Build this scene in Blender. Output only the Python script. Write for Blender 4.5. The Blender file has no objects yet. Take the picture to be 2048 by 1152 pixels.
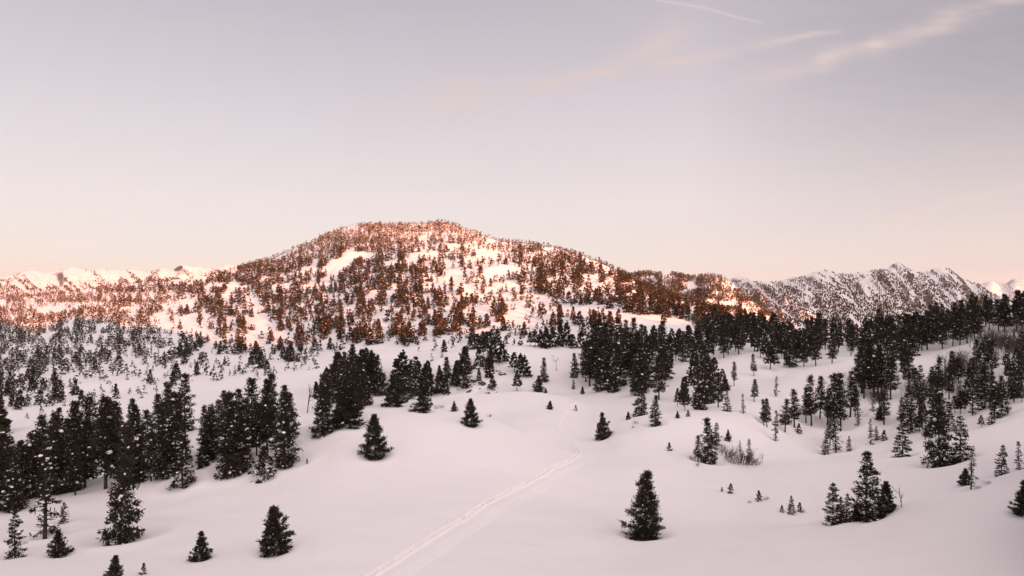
import bpy, math, random
import numpy as np
from math import radians as R

# ------------------------------------------------------------------ camera, sky, sun, exposure
SC = bpy.context.scene
COL = SC.collection
F, VH, UC = 1384.0, 610.0, 1024.0          # focal length and horizon in the 2048-wide picture

cam_d = bpy.data.cameras.new('camera'); cam = bpy.data.objects.new('camera', cam_d); COL.objects.link(cam)
cam_d.sensor_width = 36.0; cam_d.lens = F / 2048 * 36.0
cam_d.shift_y = (VH - 576) / 2048.0
cam_d.clip_start = 0.5; cam_d.clip_end = 30000
cam.location = (0, 0, 0); cam.rotation_euler = (R(90), 0, 0)
SC.camera = cam

SUN_AZ, SUN_EL = 145.0, 5.0                # clockwise from the view direction (+Y): behind the camera, to the right
SUN_STRENGTH, EXPOSURE = 5.0, 1.75
sd = bpy.data.lights.new('sun', 'SUN'); sun = bpy.data.objects.new('sun', sd); COL.objects.link(sun)
sd.energy = SUN_STRENGTH; sd.angle = R(0.6); sd.color = (1.0, 0.275, 0.085)
sun.rotation_euler = (R(90 - SUN_EL), 0, R(180 - SUN_AZ))
sun.location = (0, 0, 500)

SC.view_settings.view_transform = 'Standard'
try: SC.view_settings.look = 'None'
except Exception: pass
SC.view_settings.exposure = EXPOSURE
SC.view_settings.gamma = 1.0

W = bpy.data.worlds.new('World'); SC.world = W; W.use_nodes = True
nt = W.node_tree; nt.nodes.clear()
def N(t, **kw):
    n = nt.nodes.new(t)
    for k, v in kw.items(): setattr(n, k, v)
    return n
def L(a, b): nt.links.new(a, b)
def M(op, a, b=None, c=None, clamp=False):
    n = N('ShaderNodeMath', operation=op, use_clamp=clamp)
    for i, x in enumerate((a, b, c)):
        if x is None: continue
        if isinstance(x, (int, float)): n.inputs[i].default_value = x
        else: L(x, n.inputs[i])
    return n.outputs[0]
def MIXC(fac, a, b, blend='MIX'):
    n = N('ShaderNodeMix', data_type='RGBA', blend_type=blend)
    for i, x in ((0, fac), (6, a), (7, b)):
        if isinstance(x, (int, float)): n.inputs[i].default_value = x
        elif isinstance(x, tuple): n.inputs[i].default_value = (*x, 1)
        else: L(x, n.inputs[i])
    return n.outputs[2]
GLOW = (2.0, 1.60, 1.49)
tc = N('ShaderNodeTexCoord'); sep = N('ShaderNodeSeparateXYZ'); L(tc.outputs['Generated'], sep.inputs[0])
sx, sy, sz = sep.outputs
el = M('DIVIDE', M('ARCSINE', sz), math.pi / 2)          # 0 at the horizon, 1 overhead
ramp = N('ShaderNodeValToRGB'); L(el, ramp.inputs[0])
rc = ramp.color_ramp
stops = [(0.0, (0.57, 0.55, 0.575)), (0.035, (0.665, 0.625, 0.65)), (0.09, (0.70, 0.63, 0.645)), (0.15, (0.635, 0.575, 0.605)),
         (0.27, (0.455, 0.41, 0.455)), (0.5, (0.36, 0.315, 0.355)), (1.0, (0.32, 0.275, 0.31))]
while len(rc.elements) < len(stops): rc.elements.new(0.5)
for e, (p, c) in zip(rc.elements, stops): e.position = p; e.color = (*c, 1)
# the sky colour gets darker and bluer towards the upper right of the view
rt = M('MULTIPLY', M('SMOOTHSTEP' if False else 'MULTIPLY_ADD', sx, 2.3, -0.55, clamp=True), M('MULTIPLY', sz, 3.4, clamp=True), clamp=True)
skyc = MIXC(rt, ramp.outputs[0], (0.14, 0.165, 0.21))
# cirrus streaks, laid out on directions of the sky
ysafe = M('MAXIMUM', sy, 0.05)
X = M('DIVIDE', sx, ysafe); Z = M('DIVIDE', sz, ysafe)
nz = N('ShaderNodeTexNoise'); nz.inputs['Scale'].default_value = 9; nz.inputs['Detail'].default_value = 5
cmb = N('ShaderNodeCombineXYZ'); L(M('MULTIPLY', X, 0.8), cmb.inputs[0]); L(M('MULTIPLY', Z, 1.6), cmb.inputs[1]); L(cmb.outputs[0], nz.inputs['Vector'])
nfine = N('ShaderNodeTexNoise'); nfine.inputs['Scale'].default_value = 14; nfine.inputs['Detail'].default_value = 6; nfine.inputs['Roughness'].default_value = .6
mp = N('ShaderNodeMapping'); mp.inputs['Rotation'].default_value = (0, 0, R(-18)); mp.inputs['Scale'].default_value = (0.6, 3.6, 1)
cmb2 = N('ShaderNodeCombineXYZ'); L(X, cmb2.inputs[0]); L(Z, cmb2.inputs[1]); L(cmb2.outputs[0], mp.inputs[0]); L(mp.outputs[0], nfine.inputs['Vector'])
warp = M('MULTIPLY', M('SUBTRACT', nz.outputs['Fac'], 0.5), 0.03)
Zw = M('ADD', Z, warp)
def streak(p0, p1, w0, w1, amp, sharp=False):
    a = ((p0[0] - UC) / F, (VH - p0[1]) / F); b = ((p1[0] - UC) / F, (VH - p1[1]) / F)
    dx, dz = b[0] - a[0], b[1] - a[1]; ln = math.hypot(dx, dz); dx /= ln; dz /= ln
    zz = Z if sharp else Zw
    px = M('SUBTRACT', X, a[0]); pz = M('SUBTRACT', zz, a[1])
    al = M('DIVIDE', M('ADD', M('MULTIPLY', px, dx), M('MULTIPLY', pz, dz)), ln)
    pe = M('ADD', M('MULTIPLY', px, -dz), M('MULTIPLY', pz, dx))
    w = M('MULTIPLY_ADD', al, (w1 - w0) / F, w0 / F)
    w = M('MAXIMUM', w, 0.0008)
    q = M('DIVIDE', pe, w)
    g = M('POWER', 2.718, M('MULTIPLY', M('MULTIPLY', q, q), -1.0))
    e = 0.25 if not sharp else 0.06
    ends = M('MULTIPLY', M('MULTIPLY_ADD', al, 1 / e, 0.0 if sharp else 0.6, clamp=True), M('MULTIPLY_ADD', M('SUBTRACT', 1.0, al), 1 / e, 0.0 if sharp else 0.6, clamp=True))
    r = M('MULTIPLY', M('MULTIPLY', g, ends), amp)
    if not sharp: r = M('MULTIPLY', r, M('MULTIPLY_ADD', nfine.outputs['Fac'], 2.6, -0.55, clamp=True))
    return r
tot = None
for s in [((1290, -4), (1400, 14), 1.6, 3.2, .8, True), ((1395, 12), (1470, 33), 3.0, 2.6, .75, True), ((1462, 31), (1530, 47), 2.6, 1.4, .7, True),
          ((1090, 172), (1220, 142), 14, 15, .7), ((1210, 146), (1360, 62), 15, 28, .6), ((1300, 138), (1460, 102), 13, 10, .75),
          ((1440, 104), (1660, 68), 10, 6, .7), ((1480, 165), (1660, 122), 22, 15, .55), ((1640, 124), (1760, 84), 15, 18, .5),
          ((1740, 92), (1900, 38), 18, 18, .42), ((1880, 44), (2120, -40), 16, 20, .45), ((1760, 446), (1920, 405), 10, 9, .55), ((1900, 410), (2120, 352), 10, 7, .6),
          ((700, 260), (960, 185), 30, 36, .35), ((820, 215), (1120, 165), 30, 24, .4), ((1880, 520), (2150, 430), 40, 40, .35)]:
    r = streak(*s); tot = r if tot is None else M('ADD', tot, r)
veil = M('MULTIPLY', M('MULTIPLY_ADD', nfine.outputs['Fac'], 2.2, -0.85, clamp=True), 0.16)
front = M('MULTIPLY_ADD', sy, 4.0, -0.6, clamp=True)
tot = M('MULTIPLY', M('ADD', tot, veil), front, clamp=True)
skyc = MIXC(tot, skyc, (0.64, 0.52, 0.495))
nish = N('ShaderNodeTexSky', sky_type='NISHITA', sun_disc=False)
nish.sun_elevation = R(SUN_EL); nish.sun_rotation = R(SUN_AZ); nish.altitude = 1900; nish.dust_density = 1.5
# the sunset side of the sky glows broadly round the low sun
vd = N('ShaderNodeVectorMath', operation='DOT_PRODUCT'); L(tc.outputs['Generated'], vd.inputs[0])
vd.inputs[1].default_value = (math.sin(R(SUN_AZ)) * math.cos(R(SUN_EL)), math.cos(R(SUN_AZ)) * math.cos(R(SUN_EL)), math.sin(R(SUN_EL)))
lobe = M('POWER', M('MULTIPLY_ADD', vd.outputs['Value'], 0.5, 0.5, clamp=True), 3.0)
skyc = MIXC(1.0, skyc, MIXC(lobe, (0, 0, 0), GLOW), 'ADD')
bg1 = N('ShaderNodeBackground'); L(skyc, bg1.inputs[0]); bg1.inputs[1].default_value = 2 ** -EXPOSURE
bg2 = N('ShaderNodeBackground'); L(MIXC(1.0, nish.outputs[0], (1.0, 0.8, 0.7), 'MULTIPLY'), bg2.inputs[0]); bg2.inputs[1].default_value = 0.03 * 0.52
add = N('ShaderNodeAddShader'); L(bg1.outputs[0], add.inputs[0]); L(bg2.outputs[0], add.inputs[1])
out = N('ShaderNodeOutputWorld'); L(add.outputs[0], out.inputs[0])

# ------------------------------------------------------------------ materials
def material(name, color, rough=0.8, noise=None, bump=None, spec=0.2):
    m = bpy.data.materials.new(name); m.use_nodes = True
    t = m.node_tree; b = t.nodes['Principled BSDF']
    b.inputs['Base Color'].default_value = (*color, 1); b.inputs['Roughness'].default_value = rough
    b.inputs['Specular IOR Level'].default_value = spec
    if noise:
        scale, amount, color2 = noise
        tx = t.nodes.new('ShaderNodeTexCoord')
        n = t.nodes.new('ShaderNodeTexNoise'); n.inputs['Scale'].default_value = scale; n.inputs['Detail'].default_value = 4
        t.links.new(tx.outputs['Object'], n.inputs['Vector'])
        cr = t.nodes.new('ShaderNodeMapRange'); cr.inputs[1].default_value = 0.3; cr.inputs[2].default_value = 0.7; cr.inputs[4].default_value = amount
        t.links.new(n.outputs['Fac'], cr.inputs[0])
        mx = t.nodes.new('ShaderNodeMix'); mx.data_type = 'RGBA'; mx.inputs[6].default_value = (*color, 1); mx.inputs[7].default_value = (*color2, 1)
        t.links.new(cr.outputs[0], mx.inputs[0]); t.links.new(mx.outputs[2], b.inputs['Base Color'])
    if bump:
        tx = t.nodes.new('ShaderNodeTexCoord')
        prev = None
        for scale, strength, dist in bump:
            n = t.nodes.new('ShaderNodeTexNoise'); n.inputs['Scale'].default_value = scale; n.inputs['Detail'].default_value = 6
            t.links.new(tx.outputs['Object'], n.inputs['Vector'])
            bp = t.nodes.new('ShaderNodeBump'); bp.inputs['Strength'].default_value = strength; bp.inputs['Distance'].default_value = dist
            t.links.new(n.outputs['Fac'], bp.inputs['Height'])
            if prev: t.links.new(prev.outputs[0], bp.inputs['Normal'])
            prev = bp
        t.links.new(prev.outputs[0], b.inputs['Normal'])
    return m
M_SNOW = material('snow', (0.93, 0.915, 0.915), 0.7, noise=(0.03, 0.5, (0.915, 0.90, 0.905)), bump=[(0.35, 0.35, 0.25), (2.5, 0.12, 0.06)], spec=0.15)
M_TRACK = material('trodden_snow', (0.94, 0.925, 0.92), 0.7, bump=[(5.0, 0.3, 0.08)], spec=0.15)
M_CLUMP = material('snow_clump', (0.92, 0.91, 0.91), 0.75, spec=0.1)
M_NEEDLE = material('pine_needles', (0.046, 0.034, 0.021), 0.7, noise=(0.5, 1.0, (0.026, 0.025, 0.018)), spec=0.1)
M_BARK = material('pine_bark', (0.065, 0.050, 0.042), 0.9, noise=(2.0, 1.0, (0.03, 0.024, 0.022)), spec=0.1)
M_TWIG = material('bare_twigs', (0.10, 0.075, 0.062), 0.9, noise=(1.0, 1.0, (0.06, 0.048, 0.042)), spec=0.1)
def slope_rock(name, snow, rock, rock2, lo, hi, nscale, nmix):
    m = bpy.data.materials.new(name); m.use_nodes = True
    t = m.node_tree; b = t.nodes['Principled BSDF']; b.inputs['Roughness'].default_value = 0.8; b.inputs['Specular IOR Level'].default_value = 0.15
    g = t.nodes.new('ShaderNodeNewGeometry'); s = t.nodes.new('ShaderNodeSeparateXYZ'); t.links.new(g.outputs['Normal'], s.inputs[0])
    tx = t.nodes.new('ShaderNodeTexCoord')
    n = t.nodes.new('ShaderNodeTexNoise'); n.inputs['Scale'].default_value = nscale; n.inputs['Detail'].default_value = 8; n.inputs['Roughness'].default_value = .65
    t.links.new(tx.outputs['Object'], n.inputs['Vector'])
    a = t.nodes.new('ShaderNodeMath'); a.operation = 'MULTIPLY_ADD'; t.links.new(n.outputs['Fac'], a.inputs[0]); a.inputs[1].default_value = nmix; t.links.new(s.outputs[2], a.inputs[2])
    mr = t.nodes.new('ShaderNodeMapRange'); mr.inputs[1].default_value = lo; mr.inputs[2].default_value = hi; t.links.new(a.outputs[0], mr.inputs[0])
    n2 = t.nodes.new('ShaderNodeTexNoise'); n2.inputs['Scale'].default_value = nscale * 3; n2.inputs['Detail'].default_value = 6; t.links.new(tx.outputs['Object'], n2.inputs['Vector'])
    r = t.nodes.new('ShaderNodeMix'); r.data_type = 'RGBA'; r.inputs[6].default_value = (*rock, 1); r.inputs[7].default_value = (*rock2, 1); t.links.new(n2.outputs['Fac'], r.inputs[0])
    x = t.nodes.new('ShaderNodeMix'); x.data_type = 'RGBA'; t.links.new(mr.outputs[0], x.inputs[0]); t.links.new(r.outputs[2], x.inputs[6]); x.inputs[7].default_value = (*snow, 1)
    t.links.new(x.outputs[2], b.inputs['Base Color'])
    return m
M_RANGE = slope_rock('snow_and_rock', (0.92, 0.905, 0.905), (0.075, 0.078, 0.082), (0.15, 0.14, 0.135), 1.0, 1.12, 0.012, 0.42)
M_ROCK = slope_rock('snowy_rock', (0.92, 0.91, 0.91), (0.055, 0.052, 0.052), (0.12, 0.105, 0.10), 0.72, 0.92, 0.9, 0.5)

# ------------------------------------------------------------------ small numpy tools
rng = np.random.default_rng(7)
_perm = rng.random((512, 512))
def vnoise(x, y):
    xi = np.floor(x).astype(int); yi = np.floor(y).astype(int); fx = x - xi; fy = y - yi
    fx = fx * fx * fx * (fx * (fx * 6 - 15) + 10); fy = fy * fy * fy * (fy * (fy * 6 - 15) + 10)
    a = _perm[xi % 512, yi % 512]; b = _perm[(xi + 1) % 512, yi % 512]; c = _perm[xi % 512, (yi + 1) % 512]; d = _perm[(xi + 1) % 512, (yi + 1) % 512]
    return (a + (b - a) * fx) * (1 - fy) + (c + (d - c) * fx) * fy - 0.5
def fbm(x, y, oct=4, gain=0.5):
    s = 0; a = 1.0
    for o in range(oct):
        s = s + a * vnoise(x * 2 ** o + 37.3 * o, y * 2 ** o + 91.7 * o); a *= gain
    return s
def ridged(x, y, oct=4, gain=.5):
    s = 0; a = 1.0
    for o in range(oct):
        s = s + a * (0.5 - 2 * np.abs(vnoise(x * 2 ** o + 17.1 * o, y * 2 ** o + 51.9 * o))); a *= gain
    return s
def smooth(x, a, b):
    t = np.clip((x - a) / (b - a), 0, 1); return t * t * (3 - 2 * t)
def pchip_slopes(xs, ys):                       # xs, ys: (K, n)
    h = np.diff(xs, axis=0); dl = np.diff(ys, axis=0) / h
    m = np.zeros_like(ys)
    w1 = 2 * h[1:] + h[:-1]; w2 = h[1:] + 2 * h[:-1]
    ok = dl[1:] * dl[:-1] > 0
    with np.errstate(divide='ignore', invalid='ignore'):
        hm = (w1 + w2) / (w1 / dl[:-1] + w2 / dl[1:])
    m[1:-1] = np.where(ok, hm, 0); m[0] = dl[0]; m[-1] = dl[-1]
    return m
def pchip1(xs, ys, q):
    xs = np.asarray(xs, float)[:, None]; ys = np.asarray(ys, float)[:, None]
    m = pchip_slopes(xs, ys)[:, 0]; xs = xs[:, 0]; ys = ys[:, 0]
    q = np.clip(q, xs[0], xs[-1]); i = np.clip(np.searchsorted(xs, q, 'right') - 1, 0, len(xs) - 2)
    h = xs[i + 1] - xs[i]; t = (q - xs[i]) / h
    return ys[i] * (1 + 2 * t) * (1 - t) ** 2 + h * m[i] * t * (1 - t) ** 2 + ys[i + 1] * t * t * (3 - 2 * t) + h * m[i + 1] * t * t * (t - 1)

# ------------------------------------------------------------------ the lie of the land: ridge and valley lines (bearing, distance, dip below the horizon)
ROWS = {
 'A': [(-200, 60, 1172), (1100, 60, 1172), (1500, 57, 1172), (2048, 50, 1165), (2300, 48, 1150)],
 'B': [(-200, 85, 1085), (300, 85, 1052), (700, 85, 1010), (1000, 85, 1020), (1150, 85, 1030), (1290, 80, 1066), (1450, 78, 1066), (1600, 75, 1052), (1800, 72, 1014), (2048, 70, 944), (2300, 70, 870)],
 'C': [(-200, 115, 1010), (0, 112, 985), (200, 112, 960), (340, 115, 915), (480, 118, 880), (620, 122, 850), (700, 125, 822), (800, 128, 817), (900, 128, 824), (980, 128, 838), (1050, 126, 868), (1100, 124, 890), (1150, 122, 907), (1200, 115, 925), (1290, 110, 930), (1400, 112, 933), (1500, 115, 932), (1650, 110, 936), (1800, 105, 925), (2048, 100, 880), (2300, 100, 825)],
 'D': [(-200, 170, 990), (0, 170, 945), (200, 170, 915), (340, 170, 888), (480, 165, 868), (620, 160, 845), (700, 160, 832), (800, 160, 835), (900, 160, 845), (980, 158, 850), (1050, 152, 852), (1100, 150, 856), (1150, 148, 866), (1200, 140, 878), (1250, 135, 868), (1320, 140, 842), (1400, 145, 828), (1490, 145, 838), (1560, 145, 868), (1650, 140, 908), (1750, 135, 902), (1850, 130, 878), (2048, 125, 822), (2300, 120, 760)],
 'E': [(-200, 260, 900), (0, 260, 862), (200, 250, 850), (340, 240, 840), (480, 220, 830), (620, 205, 815), (700, 200, 812), (800, 200, 814), (860, 200, 808), (940, 200, 791), (1050, 200, 785), (1120, 198, 791), (1170, 195, 804), (1220, 180, 812), (1300, 175, 805), (1400, 175, 802), (1500, 175, 790), (1600, 175, 800), (1700, 170, 812), (1850, 165, 800), (2048, 155, 740), (2300, 150, 680)],
 'F': [(-200, 400, 830), (0, 400, 800), (200, 390, 790), (340, 370, 785), (480, 340, 780), (620, 300, 777), (700, 270, 782), (800, 255, 792), (900, 240, 796), (1000, 230, 792), (1100, 228, 789), (1170, 225, 789), (1220, 215, 790), (1300, 210, 776), (1400, 205, 766), (1500, 205, 768), (1600, 205, 742), (1720, 205, 713), (1850, 200, 728), (2048, 190, 690), (2300, 180, 640)],
 'G': [(-200, 560, 760), (0, 560, 745), (200, 540, 735), (340, 500, 735), (480, 450, 735), (620, 380, 740), (700, 330, 745), (760, 300, 740), (820, 285, 735), (880, 280, 712), (950, 280, 693), (1030, 290, 691), (1170, 295, 697), (1220, 290, 705), (1300, 280, 715), (1400, 275, 707), (1500, 270, 692), (1600, 265, 704), (1720, 260, 697), (1850, 255, 672), (1950, 250, 642), (2048, 245, 622), (2300, 230, 560)],
 'H': [(-200, 720, 715), (0, 700, 705), (200, 680, 697), (340, 640, 702), (480, 580, 707), (620, 500, 714), (700, 440, 714), (800, 410, 717), (900, 400, 708), (1000, 390, 702), (1100, 385, 702), (1200, 380, 692), (1300, 370, 672), (1400, 350, 668), (1500, 340, 670), (1600, 330, 674), (1720, 320, 670), (1850, 310, 660), (1950, 300, 642), (2048, 300, 627), (2300, 300, 580)],
 'I': [(-200, 950, 680), (0, 920, 668), (200, 880, 650), (340, 820, 640), (480, 740, 635), (620, 640, 642), (700, 580, 647), (800, 550, 645), (900, 540, 640), (1000, 530, 640), (1100, 520, 640), (1200, 500, 632), (1300, 470, 640), (1400, 450, 650), (1500, 430, 654), (1600, 420, 667), (1720, 400, 676), (1850, 390, 670), (2048, 380, 645), (2300, 380, 600)],
 'J': [(-200, 1250, 640), (0, 1200, 625), (200, 1120, 607), (340, 1020, 588), (480, 930, 577), (620, 830, 567), (700, 780, 561), (800, 750, 556), (900, 740, 551), (1000, 720, 556), (1100, 700, 566), (1200, 660, 577), (1300, 600, 606), (1400, 560, 626), (1500, 540, 642), (1600, 520, 664), (1720, 500, 684), (1850, 490, 690), (2048, 480, 675), (2300, 480, 640)],
 'K': [(-200, 1500, 625), (0, 1450, 607), (200, 1350, 590), (340, 1250, 568), (480, 1150, 547), (620, 1050, 517), (700, 1020, 500), (800, 1000, 489), (900, 980, 489), (1000, 950, 504), (1100, 900, 521), (1200, 830, 542), (1300, 740, 589), (1400, 680, 616), (1500, 640, 637), (1600, 620, 664), (1720, 600, 694), (2048, 600, 695), (2300, 600, 690)],
 'L': [(-200, 1750, 610), (0, 1700, 598), (100, 1650, 588), (200, 1580, 580), (300, 1500, 566), (400, 1430, 557), (450, 1400, 549), (500, 1370, 533), (560, 1340, 512), (620, 1320, 487), (680, 1300, 464), (720, 1300, 454), (800, 1290, 454), (870, 1280, 453), (950, 1250, 468), (1000, 1220, 484), (1100, 1140, 496), (1150, 1090, 508), (1200, 1030, 528), (1250, 970, 553), (1300, 910, 582), (1350, 860, 602), (1400, 830, 619), (1500, 800, 648), (1550, 790, 662), (1600, 780, 684), (1720, 760, 704), (2048, 760, 710), (2300, 760, 710)],
 'M': [(-200, 2300, 625), (0, 2200, 615), (200, 2050, 600), (400, 1900, 585), (500, 1850, 560), (620, 1800, 520), (720, 1800, 500), (870, 1800, 500), (1000, 1750, 520), (1200, 1450, 565), (1300, 1280, 602), (1400, 1180, 630), (1500, 1150, 660), (1600, 1150, 685), (2300, 1150, 700)],
 'N': [(-200, 2900, 620), (400, 2600, 600), (1000, 2200, 590), (1200, 1900, 572), (1280, 1700, 551), (1330, 1620, 553), (1380, 1600, 563), (1420, 1560, 557), (1450, 1560, 566), (1500, 1500, 604), (1560, 1480, 648), (1620, 1480, 672), (2300, 1500, 690)],
 'O': [(-200, 3500, 600), (400, 3300, 600), (900, 3000, 620), (1400, 2600, 640), (1560, 2400, 655), (1700, 2400, 662), (2000, 2500, 665), (2300, 2500, 660)],
 'P': [(-200, 5000, 556), (0, 5000, 556), (40, 5000, 547), (62, 5000, 543), (100, 5000, 546), (140, 5000, 538), (180, 5000, 543), (205, 5000, 541), (240, 4900, 544), (262, 4800, 543), (288, 4750, 546), (322, 4600, 537), (345, 4600, 540), (366, 4500, 532), (392, 4500, 535), (420, 4500, 539), (452, 4500, 533), (500, 4500, 540), (700, 4500, 545), (1000, 4500, 560), (1300, 4300, 558), (1400, 4300, 556), (1430, 4300, 557), (1480, 4300, 560), (1525, 4300, 569), (1560, 4300, 562), (1600, 4300, 557), (1650, 4300, 549), (1690, 4300, 551), (1740, 4300, 545), (1772, 4300, 541), (1798, 4300, 531), (1826, 4300, 542), (1850, 4300, 545), (1870, 4300, 541), (1892, 4300, 544), (1925, 4300, 558), (1960, 4300, 576), (1990, 4300, 590), (2025, 4300, 604), (2100, 4300, 622), (2300, 4300, 630)],
 'Q': [(-200, 6200, 590), (2300, 6200, 620)],
 'S': [(-200, 8200, 590), (1300, 8200, 600), (1900, 8200, 592), (1950, 8200, 572), (1965, 8200, 568), (1985, 8200, 563), (2008, 8200, 568), (2032, 8200, 557), (2070, 8200, 556), (2110, 8200, 566), (2300, 8200, 580)],
 'T': [(-200, 9800, 640), (2300, 9800, 640)],
}
def row(k, us):
    a = ROWS[k]; u = [p[0] for p in a]
    return pchip1(u, [p[1] for p in a], us), pchip1(u, [p[2] for p in a], us)
def bell(u, a, b, soft): return smooth(u, a - soft, a + soft) * (1 - smooth(u, b - soft, b + soft))
TM = 2440                                                           # last bearing with measured rows
STEP = 4.2
u_in = np.arange(-400, TM + 1, STEP)
th_in = np.arctan((u_in - UC) / F)
th_out_r = np.radians(np.concatenate([np.arange(math.degrees(th_in[-1]) + 1.0, 60, 1.0), np.arange(60, 180, 3.0)]))
th_out_l = np.radians(np.concatenate([np.arange(-177, -60, 3.0), np.arange(-60, math.degrees(th_in[0]) - 0.5, 1.0)]))
TH = np.concatenate([th_out_l, th_in, th_out_r])
NC = len(TH); IC0 = len(th_out_l)
UU = np.clip(UC + F * np.tan(np.clip(TH, -1.2, 1.2)), -200, 2300)
S = np.concatenate([[0.5, 2, 5, 10, 16, 22, 28, 34, 40, 45, 50], np.arange(53, 150, 0.6), np.arange(150, 300, 1.2), 300 * 1.012 ** np.arange(0, 135), 300 * 1.012 ** 135 * 1.015 ** np.arange(0, 127)])
NR = len(S)
def knots():
    ks, zs = [], []
    def put(d, v): ks.append(d); zs.append(-(v - VH) / F * d)
    def zput(d, z): ks.append(d * np.ones(NC)); zs.append(z * np.ones(NC))
    zput(0.0, -3.6); zput(6.0, -5.2); zput(22.0, -10.8)
    order = list(ROWS)
    lips = {'B': (8, 5, bell(UU, 1580, 2400, 60)), 'C': (9, 13, bell(UU, 880, 1120, 40)), 'E': (9, 10, bell(UU, 850, 1165, 25)), 'F': (10, 4, bell(UU, 1560, 1740, 40)), 'G': (13, 6, bell(UU, 930, 1190, 25))}
    got = {k: row(k, UU) for k in order}
    for i, k in enumerate(order):
        d, v = got[k]; put(d, v)
        if k in lips:
            dd, dv, w = lips[k]; d2, v2 = got[order[i + 1]]
            d2 = np.maximum(d2, d + dd * 1.6)
            nat = v + (v2 - v) * dd / (d2 - d)
            put(d + dd, nat * (1 - w) + (v + dv) * w)
    ks = np.array(ks); zs = np.array(zs)
    for i in range(1, len(ks)): ks[i] = np.maximum(ks[i], ks[i - 1] + 2.0)
    return ks, zs
KS, ZS = knots()
def eval_cols(ks, zs, s):
    m = pchip_slopes(ks, zs); out = np.zeros((len(s), ks.shape[1]))
    for c in range(ks.shape[1]):
        x = ks[:, c]; y = zs[:, c]; mm = m[:, c]
        q = np.clip(s, x[0], x[-1]); i = np.clip(np.searchsorted(x, q, 'right') - 1, 0, len(x) - 2)
        h = x[i + 1] - x[i]; t = (q - x[i]) / h
        out[:, c] = y[i] * (1 + 2 * t) * (1 - t) ** 2 + h * mm[i] * t * (1 - t) ** 2 + y[i + 1] * t * t * (3 - 2 * t) + h * mm[i + 1] * t * t * (t - 1)
    return out
ZG = eval_cols(KS, ZS, S)
THL = max(abs(th_in[0]), abs(th_in[-1]))
GF = 1 / np.cos(np.clip(np.abs(TH), 0, THL))
XG = S[:, None] * (GF * np.sin(TH))[None, :]
YG = S[:, None] * (GF * np.cos(TH))[None, :]
# behind and beside the camera: the slope the picture was taken from climbs to a ridge that keeps the valley in shade
ridge_h = 20.0
sdir = np.array([math.sin(R(SUN_AZ)), math.cos(R(SUN_AZ))]); qdir = np.array([sdir[1], -sdir[0]])      # towards the sun; across it
along = XG * sdir[0] + YG * sdir[1]; across = -(XG * qdir[0] + YG * qdir[1])                            # across > 0 is to the right of the view
RIDGE_AT = 170.0
rh = ridge_h + 10 * smooth(across, 40, 260) + 55 * smooth(across, 500, 1500) - 6 * smooth(-across, 50, 500)
prof = smooth(along, -60, RIDGE_AT)
back = -1.7 + (rh + 1.7) * prof - 60 * smooth(along, RIDGE_AT + 30, RIDGE_AT + 600) - 48 * smooth(-along, 40, 380)
back += 2.0 * fbm(XG / 60, YG / 60, 3) * smooth(S[:, None], 20, 120)
back += 182 * np.exp(-((along - 720) / 330) ** 2) * (1 - smooth(across, 40, 260)) * (1 + .45 * fbm(across / 45, along * 0 + 3, 3))  # unseen peak behind the camera, added to shade the lower left slope
back += 50 * np.exp(-((along - 110) / 75) ** 2) * smooth(across, 40, 90) * (1 - smooth(across, 110, 165))  # unseen hill beside the camera, added to dim the right foreground
back = -3.6 + (back + 3.6) * smooth(Sg_ := S[:, None], 22, 140)      # a level shoulder round the photographer
wb = smooth(np.abs(TH), R(46.6), R(70))[None, :] * np.ones_like(ZG)
ZG = ZG * (1 - wb) + back * wb
ZG += smooth(TH, R(41), R(52))[None, :] * 470 * np.exp(-((along - 300) / 620) ** 2) * smooth(across, 2300, 3500) * (1 - smooth(across, 5600, 6600)) * (1 + .12 * fbm(XG / 400, YG / 400, 3))  # unseen massif off to the right, added to shade the right far range
# relief at each scale
kd = lambda k: row(k, UU)[0][None, :]
Sg = S[:, None]
near = 1 - smooth(Sg, 150, 260)
mid = smooth(Sg, 130, 250) * (1 - smooth(Sg, kd('H') * .95, kd('I')))
mtn = smooth(Sg, kd('H'), kd('J')) * (1 - smooth(Sg, kd('M'), kd('N')))
farw = smooth(Sg, kd('N') * .9, kd('O'))
ZG += (near * 0.9 * fbm(XG / 30, YG / 30, 3) * smooth(Sg, 50, 90) + near * 0.16 * fbm(XG / 8 + YG / 14, YG / 5, 3) * smooth(Sg, 40, 60) + mid * 2.2 * fbm(XG / 45, YG / 45, 4))
ZG += mtn * (9.0 * fbm(XG / 110, YG / 110, 4) + 2.0 * ridged(XG / 40, YG / 60, 2))
ZG += 4.0 * fbm(XG / 28 + 9, YG / 28, 4, .6) * bell(UU, 850, 1010, 25)[None, :] * smooth(Sg, 215, 235) * (1 - smooth(Sg, 268, 280))      # the broken bluff
ds, db = kd('O'), kd('P')
tt = np.clip((Sg - ds) / (db - ds), 0, 1.6)
env = np.where(tt < 1, np.sin(np.clip(tt, 0, 1) * math.pi) ** 0.7 + 0.07 * tt, np.exp(-(tt - 1) * 3) * .3)
gul = ridged(UU[None, :] / 48 + 2.0 * tt + 0.5 * fbm(XG / 500, YG / 500, 2), tt * 0.8 + 3, 4, .55)
ZG += farw * env * (30 + 22 * smooth(UU, 500, 1200))[None, :] * gul + farw * 10 * fbm(XG / 120, YG / 120, 4, .55) * np.clip(tt * 2, 0, 1)
ZG += smooth(Sg, kd('M'), kd('N')) * (1 - smooth(Sg, kd('N'), kd('O'))) * 14 * ridged(XG / 150, YG / 200, 3)

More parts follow.
